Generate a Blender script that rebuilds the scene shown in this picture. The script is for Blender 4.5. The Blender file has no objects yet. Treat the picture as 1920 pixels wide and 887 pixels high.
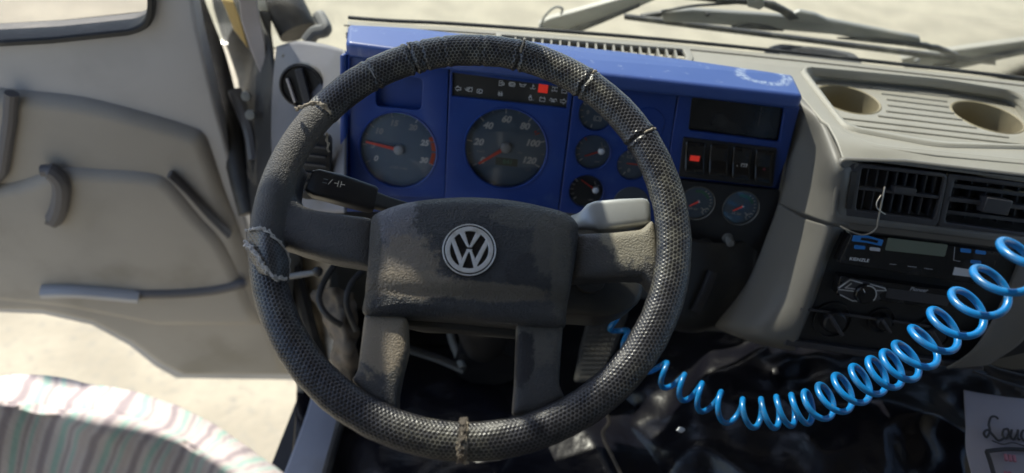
import bpy, bmesh, math, random
from mathutils import Vector as V, noise, Matrix
from math import radians, sin, cos, pi, sqrt, atan2
random.seed(7)
S = bpy.context.scene
C = S.collection

# ------------------------------------------------------------------ camera
F = 1297.0; H = 2.3                      # focal length in photo pixels, eye height above the ground
PITCH, ROLL = radians(38), radians(6.3)
FWD = V((0, cos(PITCH), -sin(PITCH))); _u = V((0, sin(PITCH), cos(PITCH))); _r = V((1, 0, 0))
RT = _r*cos(ROLL) + _u*sin(ROLL); UP = _u*cos(ROLL) - _r*sin(ROLL)
CAM = V((0, 0, H))
cd = bpy.data.cameras.new('camera'); cam = bpy.data.objects.new('camera', cd); C.objects.link(cam)
cam.matrix_world = Matrix(((RT.x, UP.x, -FWD.x, CAM.x), (RT.y, UP.y, -FWD.y, CAM.y), (RT.z, UP.z, -FWD.z, CAM.z), (0, 0, 0, 1)))
cd.sensor_width = 36; cd.lens = 36*F/1920; cd.clip_start = .02; cd.clip_end = 500
cd.dof.use_dof = True; cd.dof.focus_distance = .79; cd.dof.aperture_fstop = 2.5
S.camera = cam

# ------------------------------------------------------------------ light
SUN_EL, SUN_AZ = radians(50), radians(40)      # azimuth measured from straight ahead towards the left
sd = V((-sin(SUN_AZ)*cos(SUN_EL), cos(SUN_AZ)*cos(SUN_EL), sin(SUN_EL)))
W = bpy.data.worlds.new('World'); S.world = W; W.use_nodes = True
wn = W.node_tree.nodes; wl = W.node_tree.links
bg = wn['Background']; sky = wn.new('ShaderNodeTexSky'); sky.sky_type = 'NISHITA'; sky.sun_disc = False
sky.sun_elevation = SUN_EL; sky.sun_rotation = -SUN_AZ
wl.new(sky.outputs[0], bg.inputs[0]); bg.inputs[1].default_value = .125
ld = bpy.data.lights.new('sun', 'SUN'); ld.energy = 4.3; ld.angle = radians(.5); ld.color = (1, .93, .82)
sun = bpy.data.objects.new('sun', ld); C.objects.link(sun); sun.rotation_euler = sd.to_track_quat('Z', 'Y').to_euler()
S.view_settings.view_transform = 'Standard'; S.view_settings.look = 'None'
S.view_settings.exposure = 1.18; S.view_settings.gamma = 1
S.cycles.max_bounces = 8; S.cycles.transparent_max_bounces = 12

# ------------------------------------------------------------------ measuring helpers
def ray(px, py): return FWD + RT*((px-960)/F) + UP*((443.5-py)/F)
def D(px, py, d): return CAM + ray(px, py)*d
class Frame:
    def __init__(s, o, n, x=V((1, 0, 0)), rot=0):
        s.o = V(o); s.n = V(n).normalized(); y = s.n.cross(x).normalized(); x = y.cross(s.n).normalized()
        s.x = x*cos(rot)+y*sin(rot); s.y = y*cos(rot)-x*sin(rot)
    def at(s, px, py, off=0):
        r = ray(px, py); t = (s.o + s.n*off - CAM).dot(s.n)/r.dot(s.n); return CAM + r*t
    def p2(s, px, py, off=0):
        q = s.at(px, py, off)-s.o; return (q.dot(s.x), q.dot(s.y))
    def w(s, x, y, z=0): return s.o + s.x*x + s.y*y + s.n*z
    def off(s, d):
        f = Frame(s.o + s.n*d, s.n); f.x = s.x; f.y = s.y; return f
    def P(s, *pts): return [s.p2(a, b) for a, b in pts]
    def px(s, n, px, py):       # length in metres of n horizontal pixels at that place
        a = s.p2(px-n/2, py); b = s.p2(px+n/2, py); return sqrt((a[0]-b[0])**2+(a[1]-b[1])**2)

WT = radians(36)
WF = Frame((-.0412, .5565, H-.4322), (0, -sin(WT), cos(WT)), rot=radians(3.3))     # steering wheel
TOP = Frame((0, 1, H-.42), (0, 0, 1))
HOOD = Frame((0, 1, H-.395), (0, 0, 1))
gt = radians(15); GP = Frame((0, .90, H-.43), (0, -cos(gt), sin(gt)))               # gauge face
ct = radians(20); CP = Frame((0, .782, H-.437), (0, -cos(ct), sin(ct)))             # centre console face
WS = Frame((0, 1.17, H-.42), (0, -cos(radians(16)), -sin(radians(16))))             # windscreen
da = radians(14); DP = Frame((-.52, 1.02, H-.8), (sin(da), -cos(da), 0), x=V((cos(da), sin(da), 0)))  # open door

# ------------------------------------------------------------------ materials
def mat(name, col, rough=.5, metal=0, col2=None, nscale=40, mix=(.4, .65), bump=0, bscale=300, bdist=.001, spec=.5,
        coat=0, emit=None, uv=False, detail=6, rough2=None, dust=None, dscale=8, dmix=(.5, .75), crough=.1):
    m = bpy.data.materials.new(name); m.use_nodes = True; N = m.node_tree.nodes; L = m.node_tree.links
    b = N['Principled BSDF']; b.inputs['Base Color'].default_value = (*col, 1)
    b.inputs['Roughness'].default_value = rough; b.inputs['Metallic'].default_value = metal
    b.inputs['Specular IOR Level'].default_value = spec
    b.inputs['Coat Weight'].default_value = coat; b.inputs['Coat Roughness'].default_value = crough
    tc = N.new('ShaderNodeTexCoord'); co = tc.outputs['UV' if uv else 'Object']
    last = None
    def nz(scale, det=detail):
        n = N.new('ShaderNodeTexNoise'); n.inputs['Scale'].default_value = scale; n.inputs['Detail'].default_value = det
        L.new(co, n.inputs['Vector']); return n
    def ramp(src, a, c):
        r = N.new('ShaderNodeMapRange'); r.inputs[1].default_value = a; r.inputs[2].default_value = c; r.interpolation_type = 'SMOOTHSTEP'
        L.new(src, r.inputs[0]); return r.outputs[0]
    if col2:
        f = ramp(nz(nscale).outputs[0], *mix)
        mx = N.new('ShaderNodeMix'); mx.data_type = 'RGBA'; mx.inputs['A'].default_value = (*col, 1); mx.inputs['B'].default_value = (*col2, 1)
        L.new(f, mx.inputs['Factor']); last = mx.outputs['Result']; L.new(last, b.inputs['Base Color'])
        if rough2 is not None:
            r = N.new('ShaderNodeMapRange'); r.inputs[3].default_value = rough; r.inputs[4].default_value = rough2
            L.new(f, r.inputs[0]); L.new(r.outputs[0], b.inputs['Roughness'])
    if dust:
        f = ramp(nz(dscale, 9).outputs[0], *dmix)
        mx = N.new('ShaderNodeMix'); mx.data_type = 'RGBA'; mx.inputs['A'].default_value = (*col, 1); mx.inputs['B'].default_value = (*dust, 1)
        if last: L.new(last, mx.inputs['A'])
        L.new(f, mx.inputs['Factor']); last = mx.outputs['Result']; L.new(last, b.inputs['Base Color'])
    if bump:
        n = nz(bscale, 3); bp = N.new('ShaderNodeBump'); bp.inputs['Strength'].default_value = bump; bp.inputs['Distance'].default_value = bdist
        L.new(n.outputs[0], bp.inputs['Height']); L.new(bp.outputs[0], b.inputs['Normal'])
    if emit: b.inputs['Emission Color'].default_value = (*emit[0], 1); b.inputs['Emission Strength'].default_value = emit[1]
    return m
class NG:                                       # tiny node-graph helper
    def __init__(s, m): s.N = m.node_tree.nodes; s.L = m.node_tree.links; s.b = s.N['Principled BSDF']
    def val(s, inp, v):
        if hasattr(v, 'links'): s.L.new(v, inp)
        else: inp.default_value = v
    def m(s, op, a, b=0.0, c=0.0):
        n = s.N.new('ShaderNodeMath'); n.operation = op
        s.val(n.inputs[0], a); s.val(n.inputs[1], b); s.val(n.inputs[2], c); return n.outputs[0]
    def ss(s, v, a, b):
        n = s.N.new('ShaderNodeMapRange'); n.interpolation_type = 'SMOOTHSTEP'; s.val(n.inputs[0], v)
        n.inputs[1].default_value = a; n.inputs[2].default_value = b; return n.outputs[0]
    def noise(s, co, scale, det=5, rough=.55):
        n = s.N.new('ShaderNodeTexNoise'); s.L.new(co, n.inputs['Vector']); n.inputs['Scale'].default_value = scale
        n.inputs['Detail'].default_value = det; n.inputs['Roughness'].default_value = rough; return n.outputs[0]
    def mix(s, f, a, b):
        n = s.N.new('ShaderNodeMix'); n.data_type = 'RGBA'; s.val(n.inputs['Factor'], f)
        for k, v in (('A', a), ('B', b)):
            if hasattr(v, 'links'): s.L.new(v, n.inputs[k])
            else: n.inputs[k].default_value = (*v, 1)
        return n.outputs['Result']
    def uv(s):
        t = s.N.new('ShaderNodeTexCoord'); x = s.N.new('ShaderNodeSeparateXYZ'); s.L.new(t.outputs['UV'], x.inputs[0])
        return t.outputs['UV'], x.outputs[0], x.outputs[1], t.outputs['Object']
    def bump(s, h, st, d, nrm=None):
        n = s.N.new('ShaderNodeBump'); n.inputs['Strength'].default_value = st; n.inputs['Distance'].default_value = d
        s.L.new(h, n.inputs['Height'])
        if nrm: s.L.new(nrm, n.inputs['Normal'])
        return n.outputs[0]
    def blob(s, u, v, cx, cy, rx, ry):          # 0 at the centre, 1 on the ellipse
        a = s.m('DIVIDE', s.m('SUBTRACT', u, cx), rx); b = s.m('DIVIDE', s.m('SUBTRACT', v, cy), ry)
        return s.m('SQRT', s.m('ADD', s.m('MULTIPLY', a, a), s.m('MULTIPLY', b, b)))

M = {}
M['blue'] = mat('blue_plastic', (.007, .036, .205), .40, col2=(.010, .046, .235), nscale=12, dust=(.030, .070, .24), dscale=34, dmix=(.52, .78), bump=.12, bscale=900, bdist=.0004)
M['black'] = mat('black_plastic', (.012, .012, .014), .42, dust=(.035, .033, .03), bump=.15, bscale=700, bdist=.0005)
M['gloss'] = mat('gloss_black', (.008, .008, .010), .2, dust=(.03, .03, .032), dscale=24)
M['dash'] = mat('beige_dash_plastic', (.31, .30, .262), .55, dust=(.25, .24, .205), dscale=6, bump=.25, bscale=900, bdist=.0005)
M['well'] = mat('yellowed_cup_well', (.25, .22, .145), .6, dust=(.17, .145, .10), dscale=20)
M['cheek'] = mat('darkened_dash_beige', (.155, .15, .137), .5, dust=(.11, .106, .096), dscale=7, bump=.2, bscale=800, bdist=.0005)  # dash beige darkened, the shade on its sides put into the colour
M['vent'] = mat('dark_vent_plastic', (.045, .045, .052), .38, dust=(.09, .088, .085), dscale=12)
M['handle'] = mat('grey_door_handle', (.10, .095, .10), .6)
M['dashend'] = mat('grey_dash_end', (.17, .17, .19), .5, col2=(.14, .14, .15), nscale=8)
M['door'] = mat('beige_door_trim', (.33, .305, .275), .6, col2=(.28, .26, .235), nscale=4, bump=.25, bscale=260, dust=(.24, .22, .19), dscale=7)
M['doortop'] = mat('grey_door_shell', (.41, .405, .415), .4, col2=(.34, .335, .345), nscale=5)
M['rubber'] = mat('black_rubber', (.02, .019, .019), .6, dust=(.06, .055, .048), dscale=18, bump=.3, bscale=120, bdist=.002)
M['pale'] = mat('pale_pillar_trim', (.50, .46, .45), .5, col2=(.42, .38, .36), nscale=9)
M['gold'] = mat('golden_lit_trim', (.62, .45, .17), .4, bump=.3, bscale=60, bdist=.002)  # yellow stands in for warm light on the pillar trim
M['concrete'] = mat('pale_concrete', (.345, .31, .232), .95, col2=(.275, .247, .185), nscale=3.0, mix=(.35, .65), dust=(.24, .225, .18), dscale=22, dmix=(.50, .75), bump=.4, bscale=30, bdist=.01)
M['wiper'] = mat('grey_painted_metal', (.17, .175, .17), .5, dust=(.24, .235, .21), dscale=10)
M['wiperpale'] = mat('dusty_pale_arm', (.27, .265, .24), .6, dust=(.20, .195, .17), dscale=10)
M['wiperdark'] = mat('wiper_rubber', (.035, .037, .04), .6, dust=(.10, .10, .09), dscale=30)
M['silver'] = mat('silver_grey_plastic', (.42, .43, .42), .35, metal=.3, dust=(.33, .33, .31), dscale=22, bump=.15, bscale=500, bdist=.0004)
M['chrome'] = mat('dulled_chrome', (.72, .73, .74), .32, metal=.35, dust=(.42, .40, .35), dscale=70, dmix=(.5, .8))
M['badgeblack'] = mat('badge_black', (.008, .009, .012), .22)
M['white'] = mat('white_print', (.9, .92, .95), .6)
M['dimmark'] = mat('worn_marking', (.14, .145, .15), .6)
M['dimwhite'] = mat('faded_print', (.45, .47, .52), .6)
M['red'] = mat('red_lamp', (.75, .03, .02), .35, emit=((.9, .05, .03), .12))
M['needle'] = mat('red_needle', (1.0, .10, .07), .4)
M['orange'] = mat('red_zone', (.75, .12, .05), .5)
M['green'] = mat('green_zone', (.10, .30, .22), .5)
M['dial'] = mat('dial_face', (.13, .20, .31), .6, col2=(.17, .24, .34), nscale=16)
M['dialdark'] = mat('dark_dial_face', (.05, .062, .085), .5)
M['cap'] = mat('grey_needle_cap', (.55, .58, .64), .4)
M['lcd'] = mat('green_display', (.16, .19, .15), .25)
M['lcddark'] = mat('odometer_display', (.035, .06, .045), .3)
M['btn'] = mat('blue_button', (.03, .22, .62), .35)
M['sticker'] = mat('white_sticker', (.62, .64, .68), .5)
M['hose'] = mat('blue_hose', (.005, .20, .54), .30, col2=(.012, .12, .30), nscale=48, mix=(.45, .75), dust=(.10, .20, .32), dscale=110, dmix=(.60, .75), coat=.15, spec=.6)
M['sheet'] = mat('black_plastic_sheet', (.006, .006, .010), .27, spec=.38, bump=.35, bscale=22, bdist=.008, dust=(.010, .010, .013), dscale=9)
M['floor'] = mat('dark_floor', (.03, .03, .033), .6, dust=(.08, .075, .065), dscale=10)
M['step'] = mat('grey_painted_step', (.27, .28, .33), .5, dust=(.20, .20, .21), dscale=11, bump=.2, bscale=60, bdist=.002)
M['cream'] = mat('cream_body_paint', (.50, .44, .35), .5, dust=(.22, .17, .12), dscale=14, dmix=(.48, .62))
M['rag'] = mat('dusty_brown_cloth', (.17, .135, .10), .9, col2=(.09, .075, .06), nscale=30, bump=.8, bscale=60, bdist=.004)
M['bag'] = mat('pale_bag', (.33, .32, .38), .6, bump=.3, bscale=18, bdist=.01)
M['ink'] = mat('black_ink', (.03, .03, .035), .6)
M['pink'] = mat('faded_red_ink', (.40, .16, .22), .6)
M['thread'] = mat('dusty_pale_thread', (.42, .36, .28), .9, col2=(.25, .21, .16), nscale=90)
M['greythread'] = mat('grey_fray', (.42, .41, .40), .9)
M['wire'] = mat('steel_wire', (.35, .33, .30), .4, metal=.6)
M['shell'] = mat('cab_lining', (.22, .21, .19), .8, bump=.2, bscale=120)
M['ped'] = mat('pedal_rubber', (.045, .046, .048), .6, dust=(.10, .095, .085), dscale=20)
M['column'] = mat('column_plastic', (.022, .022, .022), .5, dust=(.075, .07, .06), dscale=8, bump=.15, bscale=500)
M['grey_part'] = mat('dull_mid_grey', (.13, .135, .14), .6, dust=(.2, .2, .19), dscale=8)

# blue hood with the worn ring on its right end
def hoodmat():
    m = mat('blue_plastic_worn', (.035, .065, .29), .38, bump=.1, bscale=900, bdist=.0004); g = NG(m); co, u, v, ob = g.uv()
    c = HOOD.p2(1432, 142)
    wob = g.m('MULTIPLY', g.m('SUBTRACT', g.noise(co, 60, 4), .5), .45)
    d = g.m('ADD', g.blob(u, v, c[0], c[1], .036, .026), wob)
    ringm = g.m('MULTIPLY', g.ss(g.m('ABSOLUTE', g.m('SUBTRACT', d, .95)), .30, .05), g.ss(g.noise(co, 210, 6, .7), .44, .52))
    scr = g.m('MULTIPLY', g.ss(g.noise(co, 45, 8, .75), .60, .68), .55)
    f = g.m('MAXIMUM', ringm, scr)
    col = g.mix(f, g.mix(g.noise(co, 14), (.030, .070, .27), (.055, .10, .31)), (.30, .36, .50))
    g.L.new(col, g.b.inputs['Base Color']); return m
M['hood'] = hoodmat()

# honeycomb leather of the rim cover (uv in metres: along the rim, around the tube)
def hexmat():
    m = mat('honeycomb_leather', (.02, .02, .022), .4); g = NG(m); co, u, v, ob = g.uv()
    A = .0044; sx, sy = A, A*1.732
    def cell(ou, ov):
        a = g.m('SUBTRACT', g.m('WRAP', g.m('ADD', u, ou+5), sx, 0.0), sx/2)
        b = g.m('SUBTRACT', g.m('WRAP', g.m('ADD', v, ov+5), sy, 0.0), sy/2)
        a = g.m('ABSOLUTE', a); b = g.m('ABSOLUTE', b)
        return g.m('MAXIMUM', a, g.m('ADD', g.m('MULTIPLY', a, .5), g.m('MULTIPLY', b, .866)))
    d = g.m('DIVIDE', g.m('MINIMUM', cell(0, 0), cell(sx/2, sy/2)), A/2)     # 0 in the middle, 1 on the edge
    line = g.ss(d, .70, .90)
    big = g.noise(ob, 9, 3); fine = g.noise(ob, 90, 6, .7)
    dusty = g.m('MULTIPLY', g.ss(big, .38, .62), g.ss(fine, .35, .65))
    base = g.mix(dusty, (.009, .009, .012), (.032, .031, .027))
    linec = g.mix(dusty, (.075, .075, .085), (.22, .21, .17))
    vis = g.m('MULTIPLY', line, g.ss(g.noise(ob, 40, 5, .7), .28, .52))
    g.L.new(g.mix(vis, base, linec), g.b.inputs['Base Color'])
    g.L.new(g.m('ADD', .18, g.m('MULTIPLY', fine, .30)), g.b.inputs['Roughness'])
    h = g.m('SUBTRACT', 1.0, g.ss(d, .45, .95))
    h = g.m('ADD', h, g.m('MULTIPLY', fine, .5))
    n1 = g.bump(g.noise(ob, 35, 4), .35, .004)
    g.L.new(g.bump(h, .38, .0009, n1), g.b.inputs['Normal']); g.b.inputs['Specular IOR Level'].default_value = .6
    return m
M['hex'] = hexmat()

# grained hub and spokes: dust, peeled patches, rubbed edges, and tan spots that boost the sun patches (uv = wheel frame in metres)
def hubmat(name, spots, base=(.036, .038, .045), dustc=(.16, .14, .11), gd=.0021):
    m = mat(name, base, .5); g = NG(m); co, _a, _b, ob = g.uv()
    def dot(ax):
        n = g.N.new('ShaderNodeVectorMath'); n.operation = 'DOT_PRODUCT'; g.L.new(ob, n.inputs[0]); n.inputs[1].default_value = ax; return n.outputs['Value']
    u = dot(WF.x); v = dot(WF.y)                # the wheel's empty stands at WF.o
    n1 = g.noise(ob, 22, 8, .65); n2 = g.noise(ob, 160, 5, .7); grain = g.noise(ob, 640, 1.5, .5)
    dust = g.m('ADD', g.m('MULTIPLY', g.ss(n1, .40, .72), .22), g.m('MULTIPLY', g.ss(n2, .5, .8), .12))
    col = g.mix(dust, base, dustc); rough = .48; gm = 1.0; c_ = col
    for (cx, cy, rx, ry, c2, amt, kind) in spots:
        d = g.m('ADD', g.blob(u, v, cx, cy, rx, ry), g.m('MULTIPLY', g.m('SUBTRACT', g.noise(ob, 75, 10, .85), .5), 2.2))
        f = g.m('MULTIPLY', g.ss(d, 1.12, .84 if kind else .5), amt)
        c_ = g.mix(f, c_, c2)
        if kind == 2: rough = g.m('SUBTRACT', rough, g.m('MULTIPLY', f, .12)); gm = g.m('SUBTRACT', gm, g.m('MULTIPLY', f, .55))
        if kind == 1: rough = g.m('ADD', rough, g.m('MULTIPLY', f, .12))
    g.L.new(c_, g.b.inputs['Base Color'])
    if hasattr(rough, 'links'): g.L.new(rough, g.b.inputs['Roughness'])
    h = g.m('MULTIPLY', g.ss(grain, .35, .65), gm)
    b0 = g.bump(n1, .25, .003); g.L.new(g.bump(h, .9, gd, b0), g.b.inputs['Normal'])
    return m

# ------------------------------------------------------------------ object helpers
ROOT = {}
def rootloc(p):
    while p.parent: p = p.parent
    return p.location.copy()
def thing(name, label, cat, loc, group=None, kind=None):
    o = bpy.data.objects.new(name, None); C.objects.link(o); o.location = loc; o.empty_display_size = .05
    o['label'] = label; o['category'] = cat
    if group: o['group'] = group
    if kind: o['kind'] = kind
    return o
def tag(o, label=None, cat=None, group=None, kind=None):
    for k, v in (('label', label), ('category', cat), ('group', group), ('kind', kind)):
        if v: o[k] = v
    return o
def centre(pts): return (sum(p[0] for p in pts)/len(pts), sum(p[1] for p in pts)/len(pts))
def rnd(pts, r, seg=6):                         # round the corners of a 2-D polygon
    out = []; n = len(pts)
    for i in range(n):
        p = V(pts[i]); a = V(pts[i-1])-p; b = V(pts[(i+1) % n])-p
        rr = min(r, a.length*.48, b.length*.48); a.normalize(); b.normalize()
        ang = a.angle(b) if a.length and b.length else pi
        if ang > 3.0: out.append(tuple(p)); continue
        s = p+a*rr; e = p+b*rr
        for k in range(seg+1):
            t = k/seg; q = s*(1-t)**2 + p*2*t*(1-t) + e*t*t; out.append((q.x, q.y))
    return out
def circ(cx, cy, r, n=40, ry=None): return [(cx+r*cos(2*pi*k/n), cy+(ry or r)*sin(2*pi*k/n)) for k in range(n)]
def rect(cx, cy, w, h): return [(cx-w/2, cy-h/2), (cx+w/2, cy-h/2), (cx+w/2, cy+h/2), (cx-w/2, cy+h/2)]
def crom(p, n):                                 # Catmull-Rom through the points
    out = []; L = len(p)
    for i in range(L-1):
        a, b, c, d = p[max(i-1, 0)], p[i], p[i+1], p[min(i+2, L-1)]
        for k in range(n):
            t = k/n; out.append(.5*((2*b)+(c-a)*t+(2*a-5*b+4*c-d)*t*t+(3*b-a-3*c+d)*t**3))
    out.append(p[-1]); return out
class MB:
    def __init__(s): s.v = []; s.f = []; s.m = []; s.uv = {}
    def add(s, vs, fs, mi=0, uvs=None):
        o = len(s.v); s.v += [V(x) for x in vs]; s.f += [tuple(i+o for i in f) for f in fs]; s.m += [mi]*len(fs)
        if uvs:
            for i, q in enumerate(uvs): s.uv[o+i] = q
        return s
    def prism(s, fr, pts, z0, z1, mi=0):
        n = len(pts); vs = [fr.w(x, y, z0) for x, y in pts]+[fr.w(x, y, z1) for x, y in pts]
        fs = [tuple(range(n-1, -1, -1)), tuple(range(n, 2*n))]+[(i, (i+1) % n, n+(i+1) % n, n+i) for i in range(n)]
        a = sum(pts[i][0]*pts[(i+1) % n][1]-pts[(i+1) % n][0]*pts[i][1] for i in range(n))
        if a < 0: fs = [f[::-1] for f in fs]
        return s.add(vs, fs, mi)
    def box(s, fr, cx, cy, w, h, z0, z1, mi=0, rot=0):
        p = [((x*cos(rot)-y*sin(rot))+cx, (x*sin(rot)+y*cos(rot))+cy) for x, y in rect(0, 0, w, h)]
        return s.prism(fr, p, z0, z1, mi)
    def lathe(s, fr, cx, cy, prof, mi=0, n=40, sy=1):
        vs = []; fs = []
        for r, z in prof:
            for k in range(n): vs.append(fr.w(cx+r*cos(2*pi*k/n), cy+r*sy*sin(2*pi*k/n), z))
        for j in range(len(prof)-1):
            for k in range(n): fs.append((j*n+k, j*n+(k+1) % n, (j+1)*n+(k+1) % n, (j+1)*n+k))
        if prof[-1][0] < .02 or True:
            if prof[-1][0] > 1e-6: fs.append(tuple((len(prof)-1)*n+k for k in range(n)))
        return s.add(vs, fs, mi)
    def ring(s, fr, cx, cy, r0, r1, z0, z1, mi=0, n=48):
        return s.lathe2(fr, cx, cy, [(r0, z0), (r0, z1), (r1, z1), (r1, z0), (r0, z0)], mi, n)
    def lathe2(s, fr, cx, cy, prof, mi=0, n=40):
        vs = []; fs = []
        for r, z in prof:
            for k in range(n): vs.append(fr.w(cx+r*cos(2*pi*k/n), cy+r*sin(2*pi*k/n), z))
        for j in range(len(prof)-1):
            for k in range(n): fs.append((j*n+k, (j+1)*n+k, (j+1)*n+(k+1) % n, j*n+(k+1) % n))
        return s.add(vs, fs, mi)
    def arc(s, fr, cx, cy, r0, r1, a0, a1, z, mi=0, n=16):
        vs = []; fs = []
        for k in range(n+1):
            a = radians(a0+(a1-a0)*k/n); vs += [fr.w(cx+r0*cos(a), cy+r0*sin(a), z), fr.w(cx+r1*cos(a), cy+r1*sin(a), z)]
        for k in range(n): fs.append((2*k, 2*k+1, 2*k+3, 2*k+2))
        return s.add(vs, fs, mi)
    def stroke(s, fr, pts, w, z, mi=0, closed=False, th=.0003):
        q = list(pts)+([pts[0]] if closed else [])
        for a, b in zip(q[:-1], q[1:]):
            a, b = V(a), V(b); d = b-a
            if d.length < 1e-9: continue
            d.normalize(); n = V((-d.y, d.x))*w/2; e = d*w*.4
            s.prism(fr, [tuple(a-e+n), tuple(a-e-n), tuple(b+e-n), tuple(b+e+n)], z-th, z, mi)
        return s
    def tube(s, pts, r, seg=8, mi=0, cap=True, flat=1, up=None):
        n = len(pts); vs = []; fs = []; prev = None
        for i, p in enumerate(pts):
            t = (pts[min(i+1, n-1)]-pts[max(i-1, 0)]).normalized()
            if prev is None: a = (up or (V((0, 0, 1)) if abs(t.z) < .9 else V((1, 0, 0))))
            else: a = prev
            a = (a-t*a.dot(t)).normalized(); prev = a; b = t.cross(a)
            rr = r[i] if isinstance(r, (list, tuple)) else r
            for k in range(seg):
                q = 2*pi*k/seg; vs.append(p+a*rr*cos(q)*flat+b*rr*sin(q))
        for i in range(n-1):
            for k in range(seg): fs.append((i*seg+k, (i+1)*seg+k, (i+1)*seg+(k+1) % seg, i*seg+(k+1) % seg))
        if cap: fs += [tuple(range(seg)), tuple((n-1)*seg+k for k in range(seg-1, -1, -1))]
        return s.add(vs, fs, mi)
    def grid(s, rows, nu=8, nv=8, mi=0, disp=None, uvs=None):     # smooth patch through rows of world points
        R = [crom(r, nu) for r in rows]; cols = [crom([r[j] for r in R], nv) for j in range(len(R[0]))]
        nc = len(cols); nr = len(cols[0]); vs = [cols[j][i] for i in range(nr) for j in range(nc)]
        fs = [(i*nc+j, (i+1)*nc+j, (i+1)*nc+j+1, i*nc+j+1) for i in range(nr-1) for j in range(nc-1)]
        uv = [(j/(nc-1), i/(nr-1)) for i in range(nr) for j in range(nc)]
        if disp:
            nn = []
            for i in range(nr):
                for j in range(nc):
                    a = cols[min(j+1, nc-1)][i]-cols[max(j-1, 0)][i]; b = cols[j][min(i+1, nr-1)]-cols[j][max(i-1, 0)]
                    nn.append(b.cross(a).normalized())
            vs = [v+n*disp(v, u) for v, n, u in zip(vs, nn, uv)]
        return s.add(vs, fs, mi, uv)
    def text(s, fr, t, x, y, size, z, mi=0, shear=0, rot=0, bold=0, align='CENTER', sx=1):
        c = bpy.data.curves.new('t', 'FONT'); c.body = t; c.size = size; c.shear = shear; c.align_x = align; c.align_y = 'CENTER'
        c.offset = bold; c.resolution_u = 3; o = bpy.data.objects.new('t', c); me = bpy.data.meshes.new_from_object(o)
        ca, sa = cos(rot), sin(rot)
        vs = [fr.w(x+(p.co.x*ca*sx-p.co.y*sa), y+(p.co.x*sa*sx+p.co.y*ca), z) for p in me.vertices]
        fs = [tuple(f.vertices) for f in me.polygons]
        bpy.data.objects.remove(o); bpy.data.curves.remove(c); bpy.data.meshes.remove(me); return s.add(vs, fs, mi)
    def plate(s, fr, outlines, z0, z1, bev=.001, mi=0, bres=3):    # outer outline with holes, rounded edges
        c = bpy.data.curves.new('p', 'CURVE'); c.dimensions = '2D'; c.fill_mode = 'BOTH'
        for o in outlines:
            sp = c.splines.new('POLY'); sp.points.add(len(o)-1); sp.use_cyclic_u = True
            for p, q in zip(sp.points, o): p.co = (q[0], q[1], 0, 1)
        e = (z1-z0)/2; bev = min(bev, e*.95); c.extrude = e-bev; c.bevel_depth = bev; c.bevel_resolution = bres; c.offset = -bev
        o = bpy.data.objects.new('p', c); me = bpy.data.meshes.new_from_object(o); zc = (z0+z1)/2
        vs = [fr.w(p.co.x, p.co.y, zc+p.co.z) for p in me.vertices]; fs = [tuple(f.vertices) for f in me.polygons]
        bpy.data.objects.remove(o); bpy.data.curves.remove(c); bpy.data.meshes.remove(me); return s.add(vs, fs, mi)
    def pillow(s, fr, outline, zb, zt, h, cen=None, p=4, q=2, mi=0, rings=14, zf=None):    # domed star-shaped pad
        c = cen or centre(outline); n = len(outline); vs = []; fs = []
        ss = [1.0]+[1-.16*(k/6)**1.3 for k in range(1, 7)]+[.84-.84*(k/(rings-6)) for k in range(1, rings-6)]
        lv = [(1.0, zb)]+[(t, None) for t in ss]
        for t, z in lv:
            for x, y in outline:
                zz = z if z is not None else zt+h*(1-t**p)**(1/q)
                if zf and z is None: zz += zf(c[0]+(x-c[0])*t, c[1]+(y-c[1])*t)
                vs.append(fr.w(c[0]+(x-c[0])*t, c[1]+(y-c[1])*t, zz))
        for j in range(len(lv)-1):
            for k in range(n): fs.append((j*n+k, j*n+(k+1) % n, (j+1)*n+(k+1) % n, (j+1)*n+k))
        vs.append(fr.w(c[0], c[1], zt+h+(zf(*c) if zf else 0))); L = (len(lv)-1)*n
        for k in range(n): fs.append((L+k, L+(k+1) % n, len(vs)-1))
        vs.append(fr.w(c[0], c[1], zb))
        for k in range(n): fs.append(((k+1) % n, k, len(vs)-1))
        return s.add(vs, fs, mi)
    def build(s, name, mats, parent=None, ang=35, uvf=None, bevel=0, solid=0, subsurf=0, remesh=0, smooth=0, fix=True):
        me = bpy.data.meshes.new(name); L = rootloc(parent) if parent else V((0, 0, 0))
        if not parent:
            L = V((sum(v.x for v in s.v), sum(v.y for v in s.v), min(v.z for v in s.v)*len(s.v)))/len(s.v)
        me.from_pydata([v-L for v in s.v], [], s.f)
        if not isinstance(mats, (list, tuple)): mats = [mats]
        for m in mats: me.materials.append(M[m] if isinstance(m, str) else m)
        for p, mi in zip(me.polygons, s.m): p.material_index = mi; p.use_smooth = True
        if uvf or s.uv:
            ul = me.uv_layers.new(name='UVMap')
            for lp in me.loops:
                if uvf: q = s.v[lp.vertex_index]-uvf.o; ul.data[lp.index].uv = (q.dot(uvf.x), q.dot(uvf.y))
                else: ul.data[lp.index].uv = s.uv.get(lp.vertex_index, (0, 0))
        if fix and not s.uv:
            b = bmesh.new(); b.from_mesh(me); bmesh.ops.remove_doubles(b, verts=b.verts, dist=1e-6); bmesh.ops.recalc_face_normals(b, faces=b.faces); b.to_mesh(me); b.free()
        me.set_sharp_from_angle(angle=radians(ang)); me.update()
        o = bpy.data.objects.new(name, me); C.objects.link(o)
        if parent: o.parent = parent
        else: o.location = L
        if remesh:
            r = o.modifiers.new('r', 'REMESH'); r.mode = 'VOXEL'; r.voxel_size = remesh; r.use_smooth_shade = True
        if smooth: k = o.modifiers.new('s', 'SMOOTH'); k.factor = .5; k.iterations = smooth
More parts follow.
